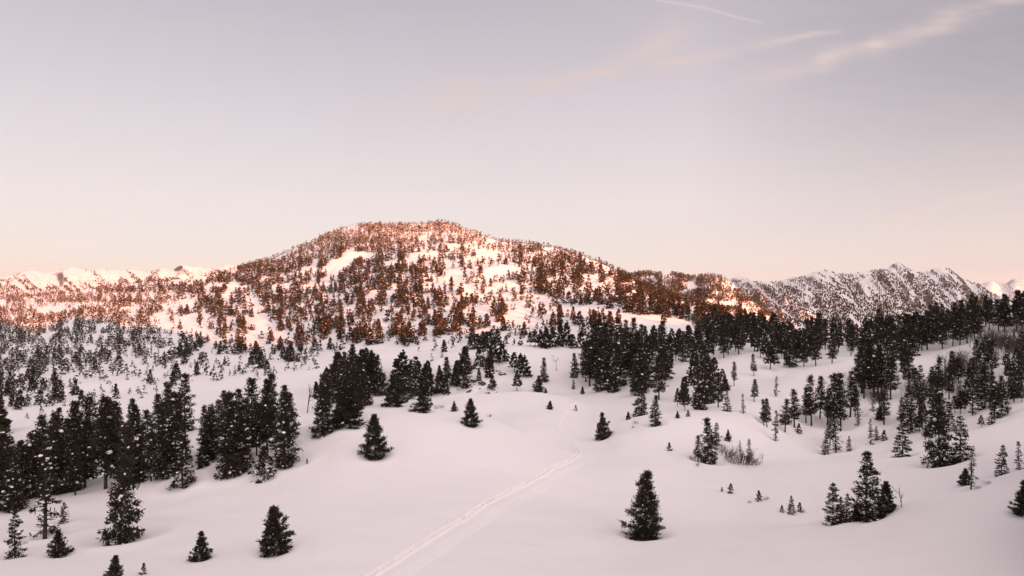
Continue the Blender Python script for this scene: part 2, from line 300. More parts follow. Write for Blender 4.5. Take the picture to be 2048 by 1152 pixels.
UI = u_in; ZI = ZG[:, IC0:IC0 + len(u_in)]                          # the part in and around the view, regular in bearing and distance
def ground_us(u, s):
    cu = np.clip((np.asarray(u, float) - UI[0]) / STEP, 0, len(UI) - 1.001); i = cu.astype(int); fu = cu - i
    s = np.asarray(s, float); j = np.clip(np.searchsorted(S, s, 'right') - 1, 0, NR - 2); fs = (s - S[j]) / (S[j + 1] - S[j])
    return (ZI[j, i] * (1 - fu) + ZI[j, i + 1] * fu) * (1 - fs) + (ZI[j + 1, i] * (1 - fu) + ZI[j + 1, i + 1] * fu) * fs
def ground(x, y): return ground_us(UC + F * np.asarray(x) / np.asarray(y), y)
VI = VH - ZI / S[:, None] * F
VMIN = np.minimum.accumulate(VI, axis=0)
def locate(u, v, smin=0.0):
    """first point of the land met along a bearing and dip: x, y, z"""
    c = int(np.clip(round((u - UI[0]) / STEP), 0, len(UI) - 1))
    col = VMIN[:, c]
    j0 = np.searchsorted(S, smin)
    hit = np.nonzero(VI[j0:, c] <= v)[0]
    if len(hit) == 0: return None
    j = hit[0] + j0
    if smin == 0:
        j = np.nonzero(col <= v)[0]
        if len(j) == 0: return None
        j = j[0]
    if j == 0: return None
    a, b = VI[j - 1, c], VI[j, c]; t = float(np.clip((a - v) / (a - b + 1e-9), 0, 1)); s = S[j - 1] + (S[j] - S[j - 1]) * t
    x = (u - UC) / F * s
    return x, s, float(ground_us(u, s))

# ------------------------------------------------------------------ mesh helpers
def mesh_from(name, verts, faces_tri=None, faces_quad=None, mats=(), mat_idx=None, smooth_shade=False):
    me = bpy.data.meshes.new(name)
    verts = np.asarray(verts, np.float32)
    loops = []; starts = []; totals = []; off = 0
    for fa, n in ((faces_tri, 3), (faces_quad, 4)):
        if fa is None or len(fa) == 0: continue
        fa = np.asarray(fa, np.int32); loops.append(fa.ravel()); k = len(fa)
        starts.append(off + n * np.arange(k)); totals.append(np.full(k, n)); off += n * k
    loops = np.concatenate(loops); starts = np.concatenate(starts); totals = np.concatenate(totals)
    me.vertices.add(len(verts)); me.vertices.foreach_set('co', verts.ravel())
    me.loops.add(len(loops)); me.loops.foreach_set('vertex_index', loops.astype(np.int32))
    me.polygons.add(len(starts)); me.polygons.foreach_set('loop_start', starts.astype(np.int32)); me.polygons.foreach_set('loop_total', totals.astype(np.int32))
    for m in mats: me.materials.append(m)
    if mat_idx is not None: me.polygons.foreach_set('material_index', np.asarray(mat_idx, np.int32))
    if smooth_shade: me.polygons.foreach_set('use_smooth', np.ones(len(starts), bool))
    me.update(calc_edges=True); me.validate()
    return me
def put_obj(name, me, parent=None, **props):
    o = bpy.data.objects.new(name, me); COL.objects.link(o)
    if parent is not None: o.parent = parent
    for k, v in props.items(): o[k] = v
    return o
def tag(o, label, cat, group=None):
    o['label'] = label; o['category'] = cat
    if group: o['group'] = group

# ------------------------------------------------------------------ ski track course and hollows round the near trees, cut into the snow
TRACK_PX = [(690, 1185), (745, 1150), (800, 1116), (870, 1071), (950, 1022), (1020, 982), (1090, 946), (1138, 921), (1156, 904), (1149, 890), (1131, 873), (1114, 858), (1122, 836), (1142, 816), (1166, 802)]
tp = np.array([locate(u, v)[:2] for u, v in TRACK_PX])
seg = np.r_[0, np.cumsum(np.hypot(*np.diff(tp, axis=0).T))]
tq = np.arange(0, seg[-1], 0.14)
TX, TY = pchip1(seg, tp[:, 0], tq), pchip1(seg, tp[:, 1], tq)
def carve(px, py, radius, depth, rim=0.0):
    ui = UC + F * px / py
    c0 = int(np.searchsorted(UI, UC + F * (px - 3 * radius) / py)); c1 = int(np.searchsorted(UI, UC + F * (px + 3 * radius) / py)) + 1
    r0 = int(np.searchsorted(S, py - 3 * radius)); r1 = int(np.searchsorted(S, py + 3 * radius)) + 1
    c0 = max(c0, 0); c1 = min(c1, len(UI))
    if c1 <= c0: return
    xs = XG[r0:r1, IC0 + c0:IC0 + c1]; ys = YG[r0:r1, IC0 + c0:IC0 + c1]
    d2 = ((xs - px) ** 2 + (ys - py) ** 2) / radius ** 2
    ZG[r0:r1, IC0 + c0:IC0 + c1] += -depth * np.exp(-d2) + rim * np.exp(-(np.sqrt(d2) - 1.7) ** 2 * 4)

ZS_SMOOTH = ZG.copy()
# ------------------------------------------------------------------ where the trees stand: bearing, dip of the foot, apparent height (as measured in the picture)
NEAR = [  # u, v, h, kind, label
 (1290, 1073, 138, 'cone', 'tall dark conical fir standing alone beside the ski track'),
 (548, 1103, 95, 'bushy', 'dense round-topped pine standing alone on the open near slope'),
 (402, 1118, 58, 'bushy', 'small bushy pine alone on the snow, below and left of the round-topped pine'),
 (228, 1164, 56, 'bushy', 'small bushy pine cut off by the bottom edge of the photo'),
 (287, 1147, 22, 'sapling', 'tiny sapling by the bottom edge, beside the cut-off bushy pine'),
 (118, 1112, 56, 'bushy', 'squat bushy pine with low spreading branches near the lower left corner'),
 (30, 1112, 98, 'fir', 'slender fir with drooping layered branches at the lower left corner'),
 (90, 1066, 195, 'open', 'thin tall tree with bare visible trunk in front of the left grove'),
 (126, 1047, 42, 'fir', 'small narrow fir right beside the thin bare-trunked tree'),
 (240, 1073, 240, 'pine', 'largest snow-clumped pine of the left grove, leaning out from its front'),
 (365, 968, 120, 'fir', 'snow-laden fir at the foot of the left grove with a hollow beside it'),
 (470, 940, 165, 'pine', 'broad pine at the front edge of the left grove, skirt touching the snow'),
 (567, 925, 150, 'pine', 'broad low-skirted pine at the right end of the left grove'),
 (528, 957, 66, 'sapling', 'young thin pine with a bushy foot below the broad low-skirted pine'),
 (405, 935, 42, 'sapling', 'small pine standing in the gap at the foot of the left grove'),
 (614, 930, 10, 'sapling', 'tiny twig-like sapling on the open snow right of the left grove'),
 (645, 863, 125, 'pine', 'pine at the near tip of the dark middle grove, trunk foot showing'),
 (700, 851, 90, 'bushy', 'wide bushy pine at the near tip of the dark middle grove'),
 (750, 912, 86, 'bushy', 'lone cone-shaped pine on the crest of the rounded snow mound'),
 (942, 850, 54, 'bushy', 'pine with two heads on the crest of the snow mound'),
 (908, 822, 20, 'bushy', 'low bushy pine just behind the two-headed pine on the mound'),
 (846, 822, 60, 'bushy', 'dark rounded pine where the middle grove meets the snow mound'),
 (790, 813, 62, 'bushy', 'grey-green bushy pine standing out in front of the middle grove'),
 (1205, 877, 54, 'bushy', 'twin-topped bushy pine alone on the slope right of the ski track'),
 (1338, 900, 16, 'sapling', 'tiny lone conical sapling on the smooth snow of the right slope'),
 (1100, 818, 17, 'bushy', 'tiny dark pine alone on the smooth middle mound'),
 (1152, 822, 11, 'sapling', 'tiny twiggy sapling in the hollow at the end of the ski track'),
 (1396, 920, 56, 'tall', 'short pine with bare trunk, in the small clump beside the bare shrubs'),
 (1416, 922, 92, 'pine', 'tallest pine of the small clump beside the bare shrubs'),
 (1432, 888, 46, 'fir', 'thin spindly fir behind the small clump beside the bare shrubs'),
 (1456, 880, 22, 'bushy', 'low bush-like pine behind the bare shrubs'),
 (1498, 926, 52, 'open', 'thin pine rising out of the bare brown shrubs'),
 (1480, 905, 26, 'open', 'small thin pine at the back of the bare brown shrubs'),
 (1444, 983, 9, 'sapling', 'tiniest seedling in the row on the right valley floor'),
 (1462, 985, 19, 'sapling', 'small sapling, second in the row on the right valley floor'),
 (1518, 1001, 21, 'sapling', 'small snowy sapling in the middle of the row on the right valley floor'),
 (1564, 1025, 14, 'sapling', 'tiny sapling left of the small layered fir'),
 (1582, 1026, 38, 'fir', 'small layered fir low on the right valley floor'),
 (1600, 1023, 19, 'sapling', 'small bushy sapling leaning on the right of the small layered fir'),
 (1666, 1045, 86, 'fir', 'conical fir at the left end of the near right clump'),
 (1681, 1043, 60, 'fir', 'low dark fir in the middle of the near right clump'),
 (1692, 1038, 62, 'fir', 'narrow pointed fir beside the tall pine of the near right clump'),
 (1733, 1033, 137, 'pineopen', 'tall open-crowned pine of the near right clump, trunk showing through'),
 (1714, 1034, 30, 'bushy', 'small bushy pine at the foot of the tall open-crowned pine'),
 (1775, 1020, 60, 'bushy', 'leaning dark pine just right of the tall open-crowned pine'),
 (1764, 1032, 22, 'bushy', 'low bush-like pine on the lip of snow under the leaning dark pine'),
 (1805, 912, 78, 'fir', 'snowy layered fir standing clear on the right slope'),
 (1880, 925, 155, 'pine', 'tallest column-like pine on the right slope with a big snow ball on it'),
 (1920, 918, 96, 'fir', 'layered fir with bare lower trunk right of the column-like pine'),
 (1942, 972, 86, 'open', 'thin half-bare tree with bushy foot below the layered fir'),
 (1929, 968, 34, 'bushy', 'bushy young pine at the foot of the thin half-bare tree'),
 (2003, 950, 64, 'fir', 'small layered fir near the right edge of the photo'),
 (2038, 940, 60, 'open', 'thin fir touching the right edge of the photo'),
 (2048, 1024, 66, 'bushy', 'dark pine half cut off by the right edge of the photo'),
 (1650, 908, 40, 'fir', 'small fir at the near foot of the stand on the right slope'),
 (1660, 888, 66, 'tall', 'thin trunked pine above the small fir at the foot of the stand'),
 (1672, 900, 92, 'open', 'thin bare-trunked tree at the near foot of the stand on the right slope'),
 (1698, 901, 32, 'fir', 'small cone-shaped fir right of the thin bare-trunked tree'),
 (1741, 886, 52, 'open', 'thin young fir on the stony patch of snow'),
 (1754, 879, 28, 'fir', 'small young fir on the stony patch of snow'),
 (1768, 881, 20, 'sapling', 'low sapling on the stony patch of snow'),
 (1534, 850, 60, 'tall', 'pine at the left end of the stand on the right slope'),
 (1528, 846, 54, 'tall', 'narrow pine leaning close to the left end pine of the stand'),
 (1552, 879, 62, 'open', 'thin low pine in front of the left end of the stand'),
 (1570, 860, 66, 'tall', 'dark dense pine, second clump of the stand on the right slope'),
 (1589, 851, 76, 'tall', 'pointed dark pine in the second clump of the stand'),
 (1598, 868, 19, 'sapling', 'small snowy sapling in front of the stand on the right slope'),
 (1612, 840, 70, 'tall', 'pine at the left of the tall middle clump of the stand'),
 (1623, 848, 100, 'tall', 'tall twin-headed pine in the middle clump of the stand'),
 (1640, 836, 84, 'tall', 'pale snowy pine behind the middle clump of the stand'),
 (1655, 842, 72, 'tall', 'dark pine in the middle of the stand on the right slope'),
 (1668, 850, 112, 'tall', 'tall narrow pine with long bare trunk in the stand'),
 (1681, 852, 116, 'tall', 'tallest narrow pine with long bare trunk in the stand'),
 (1700, 830, 96, 'tall', 'pointed pine at the right end of the stand on the right slope'),
 (1710, 828, 66, 'tall', 'drooping pine at the right end of the stand on the right slope'),
 (1717, 850, 40, 'open', 'thin bare-trunked tree beside the snow-bent shrub'),
 (1746, 822, 48, 'open', 'pale feathery fir with a snow ball above the stony patch'),
 (1768, 844, 84, 'tall', 'snow-flecked pine with bare trunk above the stony patch'),
 (1760, 838, 24, 'bushy', 'low bushy pine at the foot of the snow-flecked bare-trunked pine'),
 (1508, 752, 44, 'tall', 'lone pine on the snow below the dark forest band'),
 (1468, 772, 48, 'tall', 'lone snowy pine on the snow left of the crest of the right mound'),
 (1508, 801, 46, 'tall', 'leaning pine alone on the face of the right mound'),
 (1552, 791, 42, 'open', 'thin pine alone on the face of the right mound'),
 (1455, 822, 42, 'fir', 'wide snowy fir low on the right mound'),
 (1487, 825, 40, 'open', 'thin spindly fir low on the right mound'),
 (1451, 781, 28, 'bushy', 'small dark pine right of the twin column of pines'),
 (1256, 839, 16, 'bushy', 'tiny pine at the foot of the hollow right of the ski track'),
 (1283, 830, 62, 'pine', 'dark dense pine at the near edge of the right grove'),
 (1310, 848, 62, 'pine', 'pine with snow-weighed lowest branches in front of the right grove'),
 (1355, 836, 14, 'bushy', 'snow-capped bush-like pine on the knoll in front of the right grove'),
 (1376, 833, 13, 'sapling', 'small dark sapling on the knoll in front of the right grove'),
 (1087, 764, 48, 'pine', 'conical pine standing alone on the shaded snow face, middle of the photo'),
 (1148, 755, 48, 'pine', 'narrow leaning pine on the shaded snow face, next to the right grove'),
 (1147, 778, 19, 'fir', 'small fir on the shaded snow face under the narrow leaning pine'),
 (1077, 784, 32, 'bushy', 'low pine on the rim of the middle mound'),
 (1091, 786, 10, 'bushy', 'tiny round pine on the rim of the middle mound'),
 (1165, 788, 15, 'bushy', 'tiny pine at the lower tip of the right grove'),
]
SNAGS = [(614, 826, 58, 'leafless grey tree between the left grove and the middle grove'), (1112, 742, 34, 'leafless snow-footed tree on the shaded snow face'),
         (1803, 1016, 46, 'leafless crooked sapling beside the leaning dark pine of the near right clump'), (1717, 852, 32, 'snow-bent leafless tree at the right end of the stand')]
# groves: name, outline of the feet, line of the tree tops, count, apparent heights, kinds, phrase
GROVES = [
 ('left grove', [(0, 1036), (60, 1010), (200, 985), (310, 968), (400, 926), (480, 926), (590, 908), (600, 862), (480, 850), (300, 862), (130, 880), (0, 905)],
  [(0, 868), (50, 850), (90, 822), (140, 812), (200, 782), (250, 800), (300, 792), (345, 760), (375, 742), (410, 778), (450, 770), (490, 746), (540, 750), (585, 748), (612, 785)], 68, (95, 190), ['pine', 'pine', 'pine2', 'tall2'], 'the big left grove'),
 ('middle grove', [(628, 800), (640, 850), (700, 838), (760, 806), (850, 800), (880, 782), (860, 755), (760, 745), (660, 750)],
  [(620, 762), (650, 738), (672, 700), (700, 688), (740, 692), (780, 684), (805, 702), (830, 712), (850, 718), (870, 728), (890, 745)], 46, (52, 95), ['pine', 'pine2', 'bushy'], 'the dark middle grove'),
 ('bluff', [(868, 795), (930, 795), (1050, 785), (1066, 776), (1040, 735), (1010, 715), (940, 705), (890, 735)],
  [(860, 742), (900, 712), (930, 696), (965, 668), (1005, 660), (1030, 684), (1048, 712), (1068, 752)], 24, (26, 66), ['pine', 'bushy', 'tall2'], 'the rocky bluff'),
 ('crest row', [(940, 700), (1020, 694), (1180, 700), (1180, 692), (940, 688)], [(930, 668), (960, 655), (1000, 652), (1040, 672), (1075, 655), (1120, 632), (1150, 640), (1190, 640)], 24, (26, 60), ['bushy', 'pine', 'tall2'], 'the row along the snow crest'),
 ('right grove', [(1168, 760), (1175, 790), (1215, 806), (1255, 800), (1330, 806), (1345, 740), (1310, 705), (1180, 705)],
  [(1165, 690), (1185, 650), (1212, 612), (1225, 620), (1248, 615), (1275, 640), (1310, 660), (1340, 690), (1355, 720)], 38, (56, 120), ['pine', 'tall2', 'pine2', 'tall2'], 'the right grove'),
 ('twin column', [(1352, 812), (1378, 828), (1450, 812), (1452, 770), (1430, 740), (1392, 740)], [(1345, 765), (1365, 758), (1385, 720), (1400, 690), (1420, 682), (1440, 712), (1460, 770)], 17, (56, 105), ['pine', 'tall2'], 'the twin column of pines'),
 ('forest band', [(1300, 716), (1390, 742), (1440, 720), (1500, 702), (1560, 722), (1640, 712), (1720, 708), (1790, 718), (1860, 708), (1960, 682), (2060, 656), (2060, 616), (1940, 636), (1840, 664), (1720, 680), (1560, 680), (1400, 684), (1300, 694)],
  [(1280, 645), (1310, 640), (1345, 652), (1390, 650), (1420, 645), (1500, 640), (1545, 648), (1600, 640), (1650, 622), (1700, 634), (1745, 618), (1800, 624), (1850, 600), (1905, 604), (1950, 586), (2000, 588), (2060, 580)], 140, (50, 92), ['tall', 'tall2', 'tall2', 'pine2'], 'the dark forest band'),
 ('right mound row', [(1500, 700), (1540, 742), (1620, 738), (1700, 718), (1720, 706), (1600, 704)], [(1490, 672), (1560, 660), (1640, 655), (1720, 645)], 16, (50, 80), ['tall', 'tall2', 'pine2'], 'the row behind the right mound'),
 ('slope thicket', [(1718, 760), (1730, 822), (1800, 800), (1830, 760), (1830, 720), (1740, 722)], [(1700, 705), (1730, 668), (1760, 660), (1800, 668), (1840, 680)], 20, (60, 115), ['tall', 'tall', 'tall2'], 'the tall thicket on the right slope'),
 ('right slope', [(1790, 860), (1840, 890), (1960, 858), (2060, 850), (2060, 690), (1960, 720), (1850, 756), (1800, 800)], [(1780, 760), (1850, 722), (1900, 690), (1960, 670), (2060, 625)], 76, (24, 80), ['tall', 'open', 'fir', 'tall', 'tall'], 'the scattered right slope'),
]
def in_poly(u, v, poly):
    c = False; j = len(poly) - 1
    for i in range(len(poly)):
        a, b = poly[i], poly[j]
        if (a[1] > v) != (b[1] > v) and u < (b[0] - a[0]) * (v - a[1]) / (b[1] - a[1]) + a[0]: c = not c
        j = i
    return c
pr = random.Random(11)
TREES = []            # dict per tree: x y z, height in m, apparent height, kind, grove or label
def add_tree(u, v, h, kind, **kw):
    p = locate(u, v)
    if p is None: return
    x, y, z = p
    TREES.append(dict(u=u, v=v, px=h, x=x, y=y, z=z, H=max(0.3, h * y / F), kind=kind, **kw))
for u, v, h, k, lab in NEAR: add_tree(u, v, h, k, label=lab)
for name, poly, tops, n, (h0, h1), kinds, phrase in GROVES:
    us = [p[0] for p in poly]; vs = [p[1] for p in poly]; k = 0; tries = 0; got = []
    while k < n and tries < 6000:
        tries += 1
        u = pr.uniform(min(us), max(us)); v = pr.uniform(min(vs), max(vs))
        if not in_poly(u, v, poly): continue
        top = float(np.interp(u, [t[0] for t in tops], [t[1] for t in tops]))
        md = 10 if name not in ('left grove',) else 15
        if any(abs(u - a) < md and abs(v - b) < md * .6 for a, b in got): continue
        if any('label' in t and abs(t['u'] - u) < 14 and -6 < t['v'] - v < 6 for t in TREES): continue
        lim = v - top
        if lim < h0 * .6: continue
        h = min(pr.uniform(h0, h1), lim * pr.uniform(.62, 1.04))
        got.append((u, v)); k += 1
        add_tree(u, v, h, pr.choice(kinds), grove=name, phrase=phrase)
# scattered trees on the left bench and lower mountain (read one by one)
SCATTER = [(150, 790, 30), (146, 788, 20), (224, 786, 15), (232, 798, 30), (206, 800, 20), (122, 763, 12), (140, 762, 9), (200, 762, 14), (160, 753, 18), (178, 752, 16), (184, 755, 22), (260, 788, 12), (275, 788, 16), (254, 760, 10), (270, 752, 22), (280, 755, 16),
 (300, 766, 28), (293, 762, 22), (352, 762, 36), (346, 772, 28), (330, 756, 12), (336, 752, 12), (316, 762, 8), (392, 752, 12), (425, 758, 22), (432, 762, 18), (441, 759, 18), (395, 745, 8), (405, 736, 14), (416, 734, 14), (381, 736, 12), (428, 742, 14), (445, 746, 16), (440, 735, 12), (455, 732, 20), (460, 752, 12), (469, 752, 12),
 (503, 730, 28), (510, 715, 24), (500, 729, 12), (530, 738, 12), (548, 742, 10), (553, 746, 9), (547, 750, 9), (514, 752, 12), (516, 760, 12), (480, 716, 9), (540, 720, 12), (530, 718, 8), (577, 737, 16), (590, 741, 20), (603, 737, 13), (618, 740, 8), (632, 737, 18), (630, 730, 8),
 (838, 703, 10), (871, 701, 22), (863, 722, 16), (884, 715, 14), (890, 694, 10), (897, 687, 8), (905, 691, 9), (912, 677, 14), (917, 682, 24), (931, 670, 14), (880, 676, 8), (868, 683, 12), (808, 693, 14), (806, 683, 10), (766, 682, 12), (778, 682, 14), (740, 690, 34), (820, 676, 10), (1075, 655, 10), (1052, 640, 14), (1035, 658, 9),
 (122, 800, 40), (110, 798, 34), (96, 812, 24), (66, 770, 34), (46, 782, 14), (20, 812, 14), (40, 820, 18), (28, 800, 18), (60, 806, 18), (70, 796, 20), (82, 786, 18), (92, 780, 18), (100, 776, 12), (130, 812, 14), (12, 822, 10), (54, 838, 12), (84, 826, 14)]
DENS = {  # rows of the picture (top edge) -> density for cells 40 wide from bearing 0
 440: '000000000000000038978987300000000000000',
 460: '000000000000000599986568876410000000000',
 480: '000000000000005788887554466677520000000',
 500: '000000000000056677667264267576773000000',
 520: '000000000004998856878624226787887300000',
 540: '000000004678886568787524346876688454000',
 560: '000366666866876378768532235854689856430',
 580: '647887877584488747587764343456688977764',
 600: '653367783385378585867577543422378887846',
 620: '778888783536676776656665432345500288868',
 640: '987877772135655586565574443325500018999',
 660: '988657862543635746656433222000000000000',
 680: '847748745755648242212120000000000000000',
 700: '878888666723225200000000000000000000000',
 720: '888764212221110000000000000000000000000',
 740: '774100000000000000000000000000000000000',
 760: '664000000000000000000000000000000000000',
 780: '454200000000000000000000000000000000000',
 800: '332100000000000000000000000000000000000',
}
FAR = []              # x y z height frost kind(0 mountain, 1 far range)
for i in range(150):
    u = pr.uniform(40, 640); v = pr.uniform(706, 800) if u < 420 else pr.uniform(700, 752)
    if float(fbm(np.array([u / 40.0]), np.array([v / 18.0]), 2)[0]) > -.06: SCATTER.append((u, v, pr.uniform(6, 20) * (1.3 if pr.random() < .2 else .9)))
for u, v, h in SCATTER:
    p = locate(u, v)
    if p: FAR.append((p[0], p[1], p[2], h * p[1] / F, 0.25, 0))
for v0, line in DENS.items():
    for ci in range(-9, len(line)):
        den = int(line[max(ci, 0)])
        if den == 0: continue
        mid_p = locate(ci * 40 + 20, v0 + 12)
        if mid_p is None: continue
        HM = 8.0 if mid_p[1] < 900 else 6.6
        hpx = max(HM * F / mid_p[1], 6.6)
        left = ci < 9 and v0 > 570
        n = (den / 9.0) ** 1.5 * (7.0 if ci > 25 else (6.0 if left else 5.6)) * 800.0 / (0.45 * hpx * hpx)
        n = int(n) + (pr.random() < n - int(n)); made = 0; tries = 0
        while made < n and tries < n * 18:
            tries += 1
            u = ci * 40 + pr.uniform(-4, 44); v = v0 + pr.uniform(-2, 22) + hpx * .45
            cl = float(fbm(np.array([u / 34.0 + v / 60.0]), np.array([v / 16.0]), 3)[0])
            if cl < 0.18 - den * 0.058 + pr.uniform(-.06, .06): continue
            p = locate(u, v)
            if p is None: p = locate(u, v + 8)
            if p is None: continue
            if p[1] < 300 and u > 930: continue
            made += 1
            hh = HM * pr.uniform(.42, 1.3) * (0.85 if left else 1)
            frost = float(np.clip(smooth(p[2], 50, 120) * .7 + (0.45 if left else 0.12) + pr.uniform(-.15, .15), 0, 1))
            FAR.append((p[0], p[1], p[2], hh, frost, 0 if u > -12 else 1))
# crest of the main mountain: trees standing against the sky
for u in np.arange(425, 1545, 2.2):
    if pr.random() < .12: continue
    dL = float(row('L', np.array([u]))[0][0])
    s = dL * pr.uniform(.97, 1.015); z = float(ground_us(u, s))
    FAR.append(((u - UC) / F * s, s, z, pr.uniform(3.5, 9.5), float(np.clip(smooth(z, 60, 135) + pr.uniform(-.2, .2), 0, 1)), 0))
# secondary hill and the ranges behind
for i in range(2600):
    u = pr.uniform(1255, 1570); sd_ = pr.uniform(1330, 1720)
    if 1300 < u < 1348 and sd_ > 1450: continue
    if 1436 < u < 1475 and pr.random() < .8: continue
    x = (u - UC) / F * sd_
    if float(fbm(np.array([x / 60.0]), np.array([sd_ / 120.0]), 3)[0]) < -.12: continue
    FAR.append((x, sd_, float(ground_us(u, sd_)), pr.uniform(4, 9), .25 + .3 * pr.random(), 0))
for i in range(42000):                       # woods of the far ranges, thinning towards the crests
    if i < 28000: u = pr.uniform(1440, 2400); v = pr.uniform(528, 668)
    elif i < 34000: u = pr.uniform(-390, 520); v = pr.uniform(530, 580)
    else: u = pr.uniform(-200, 480); v = pr.uniform(555, 620)
    p = locate(u, v)
    if p is None or p[1] < 1500: continue
    x, sd_, z = p; kind = 1 if sd_ > 2300 else 0
    streaky = float(fbm(np.array([u / 13.0 - v / 11.0]), np.array([(v + .6 * u) / 60.0]), 3)[0])
    up = smooth(z, 60, 215)
    if streaky < -.30 + .42 * up + (.22 if u < 600 and kind else 0): continue
    FAR.append((x, sd_, z, pr.uniform(5, 10) if kind else pr.uniform(4, 8), .25 + .3 * pr.random(), kind))

for i in range(260):                         # the wood goes on past the right and left of the view
    u = pr.uniform(2062, 2430) if i < 90 else pr.uniform(-390, -4); v = pr.uniform(560, 690) if i < 90 else pr.uniform(860, 1010)
    p = locate(u, v)
    if p and p[1] < 420: FAR.append((p[0], p[1], p[2], pr.uniform(8, 14), .05, 4 if i < 90 else 0))
TREES.sort(key=lambda t: (0 if 'label' in t else 1, -t['px']))
single, rest, n_pine = [], [], 0
for t in TREES:                                     # the 300 pines that show largest, and every fir and sapling, are things of their own
    if t['kind'] in ('fir', 'cone', 'open', 'sapling'): single.append(t)
    elif n_pine < 300: single.append(t); n_pine += 1
    else: rest.append(t)
for t in rest: FAR.append((t['x'], t['y'], t['z'], t['H'], 0.05, 4 if t['kind'].startswith('tall') else 0))

# hollows round the near trees (not where the ground is hidden in a grove)
for t in single:
    if t['y'] < 180 and 'label' in t and t['px'] > 15:
        H = t['H']; carve(t['x'], t['y'], 0.21 * H + 0.3, 0.065 * H + .06, 0.022 * H)
for t in single: t['z'] = float(ground(t['x'], t['y']))

# the track surface is laid on the uncut snow, then the snow sheet is lowered under it
nx, ny = np.gradient(TX), np.gradient(TY); ln = np.hypot(nx, ny); nx, ny = -ny / ln, nx / ln
def strip(offset, half, prof, fade=1.0, a=0, b=None):
    tx, ty, px_, py_ = TX[a:b], TY[a:b], nx[a:b], ny[a:b]
    w = np.linspace(-half, half, max(9, int(half * 2 / 0.06)))
    off = offset + 0.10 * fbm(np.arange(len(tx)) / 40.0, np.zeros(len(tx)), 2)
    gx = tx[:, None] + px_[:, None] * (w[None, :] + off[:, None]); gy = ty[:, None] + py_[:, None] * (w[None, :] + off[:, None])
    gz = ground(gx.ravel(), gy.ravel()).reshape(gx.shape)
    e = 1 - (np.abs(w) / half) ** 6
    gz = gz + (prof(gx, gy, np.arange(len(tx))[:, None] * .14, w[None, :]) * fade + 0.03) * e[None, :] - 0.10 * (1 - e[None, :])
    return gx, gy, gz
def prof_main(gx, gy, l, w):
    steps = fbm(l / 0.55 + 0 * w, w / 0.42 + 7 + 0 * l, 3, .6)
    trough = -0.20 * np.exp(-((w - 0.22) / 0.20) ** 2) - 0.16 * np.exp(-((w + 0.25) / 0.18) ** 2)
    berm = 0.17 * np.exp(-((w - 0.72) / 0.20) ** 2) + 0.13 * np.exp(-((w + 0.72) / 0.2) ** 2) + 0.05 * np.exp(-(w / .12) ** 2)
    return trough + berm + 0.24 * steps * np.exp(-(w / 0.7) ** 2)
def prof_ski(gx, gy, l, w):
    return -0.10 * np.exp(-((np.abs(w) - 0.16) / 0.06) ** 2) + 0.05 * np.exp(-((np.abs(w) - 0.30) / 0.07) ** 2) + 0.02 * fbm(l / .8 + 0 * w, w / .3, 2)
strips = [strip(0, 0.64, lambda gx, gy, l, w: (1.6 - 1.0 * smooth(l, seg[7], seg[10])) * prof_main(gx, gy, l, w * 1.8))]
n_ = len(TX)
for o_, b_ in ((-2.1, int(n_ * .44)), (-3.0, int(n_ * .30))): strips.append(strip(o_, 0.42, prof_ski, 1.0, 0, b_))
for gx, gy, gz in strips:
    h_ = 0.66 if gx.shape[1] > 20 else 0.3
    for i in range(0, len(gx), 3):
        m_ = gx.shape[1] // 2
        carve(gx[i, m_], gy[i, m_], h_ * .62, 0.13)

# ------------------------------------------------------------------ the land as meshes
def land(name, r0, r1, mat, **props):
    idx = np.arange(NR * NC).reshape(NR, NC)[r0:r1 + 1]
    vs = np.stack([XG[r0:r1 + 1], YG[r0:r1 + 1], ZG[r0:r1 + 1]], -1).reshape(-1, 3)
    nr = r1 - r0 + 1; g = np.arange(nr * NC).reshape(nr, NC)
    q = np.stack([g[:-1], np.roll(g, -1, 1)[:-1], np.roll(g, -1, 1)[1:], g[1:]], -1).reshape(-1, 4)
    me = mesh_from(name, vs, None, q, [mat], smooth_shade=True)
    me.normals_split_custom_set_from_vertices(VN[r0:r1 + 1].reshape(-1, 3).tolist())
    return put_obj(name, me, kind='structure', **props)
P3 = np.stack([XG, YG, ZG], -1)
dr = np.gradient(P3, axis=0); Pw = np.concatenate([P3[:, -1:], P3, P3[:, :1]], 1); dc = (Pw[:, 2:] - Pw[:, :-2]) / 2
VN = np.cross(dc, dr); VN *= np.sign(VN[..., 2:3] + 1e-12); VN /= np.linalg.norm(VN, axis=-1, keepdims=True)
rH = int(np.searchsorted(S, 300)); rM = int(np.searchsorted(S, 2350))
land('snow_ground', 0, rH, M_SNOW)
land('mountain', rH, rM, M_SNOW)
land('mountain_range', rM, NR - 1, M_RANGE)
vs, qs, base = [], [], 0
for gx, gy, gz in strips:
    a, b = gx.shape; g = base + np.arange(a * b).reshape(a, b)
    vs.append(np.stack([gx, gy, gz], -1).reshape(-1, 3)); qs.append(np.stack([g[:-1, :-1], g[:-1, 1:], g[1:, 1:], g[1:, :-1]], -1).reshape(-1, 4)); base += a * b
put_obj('ski_track', mesh_from('ski_track', np.concatenate(vs), None, np.concatenate(qs), [M_TRACK], smooth_shade=True), kind='structure')
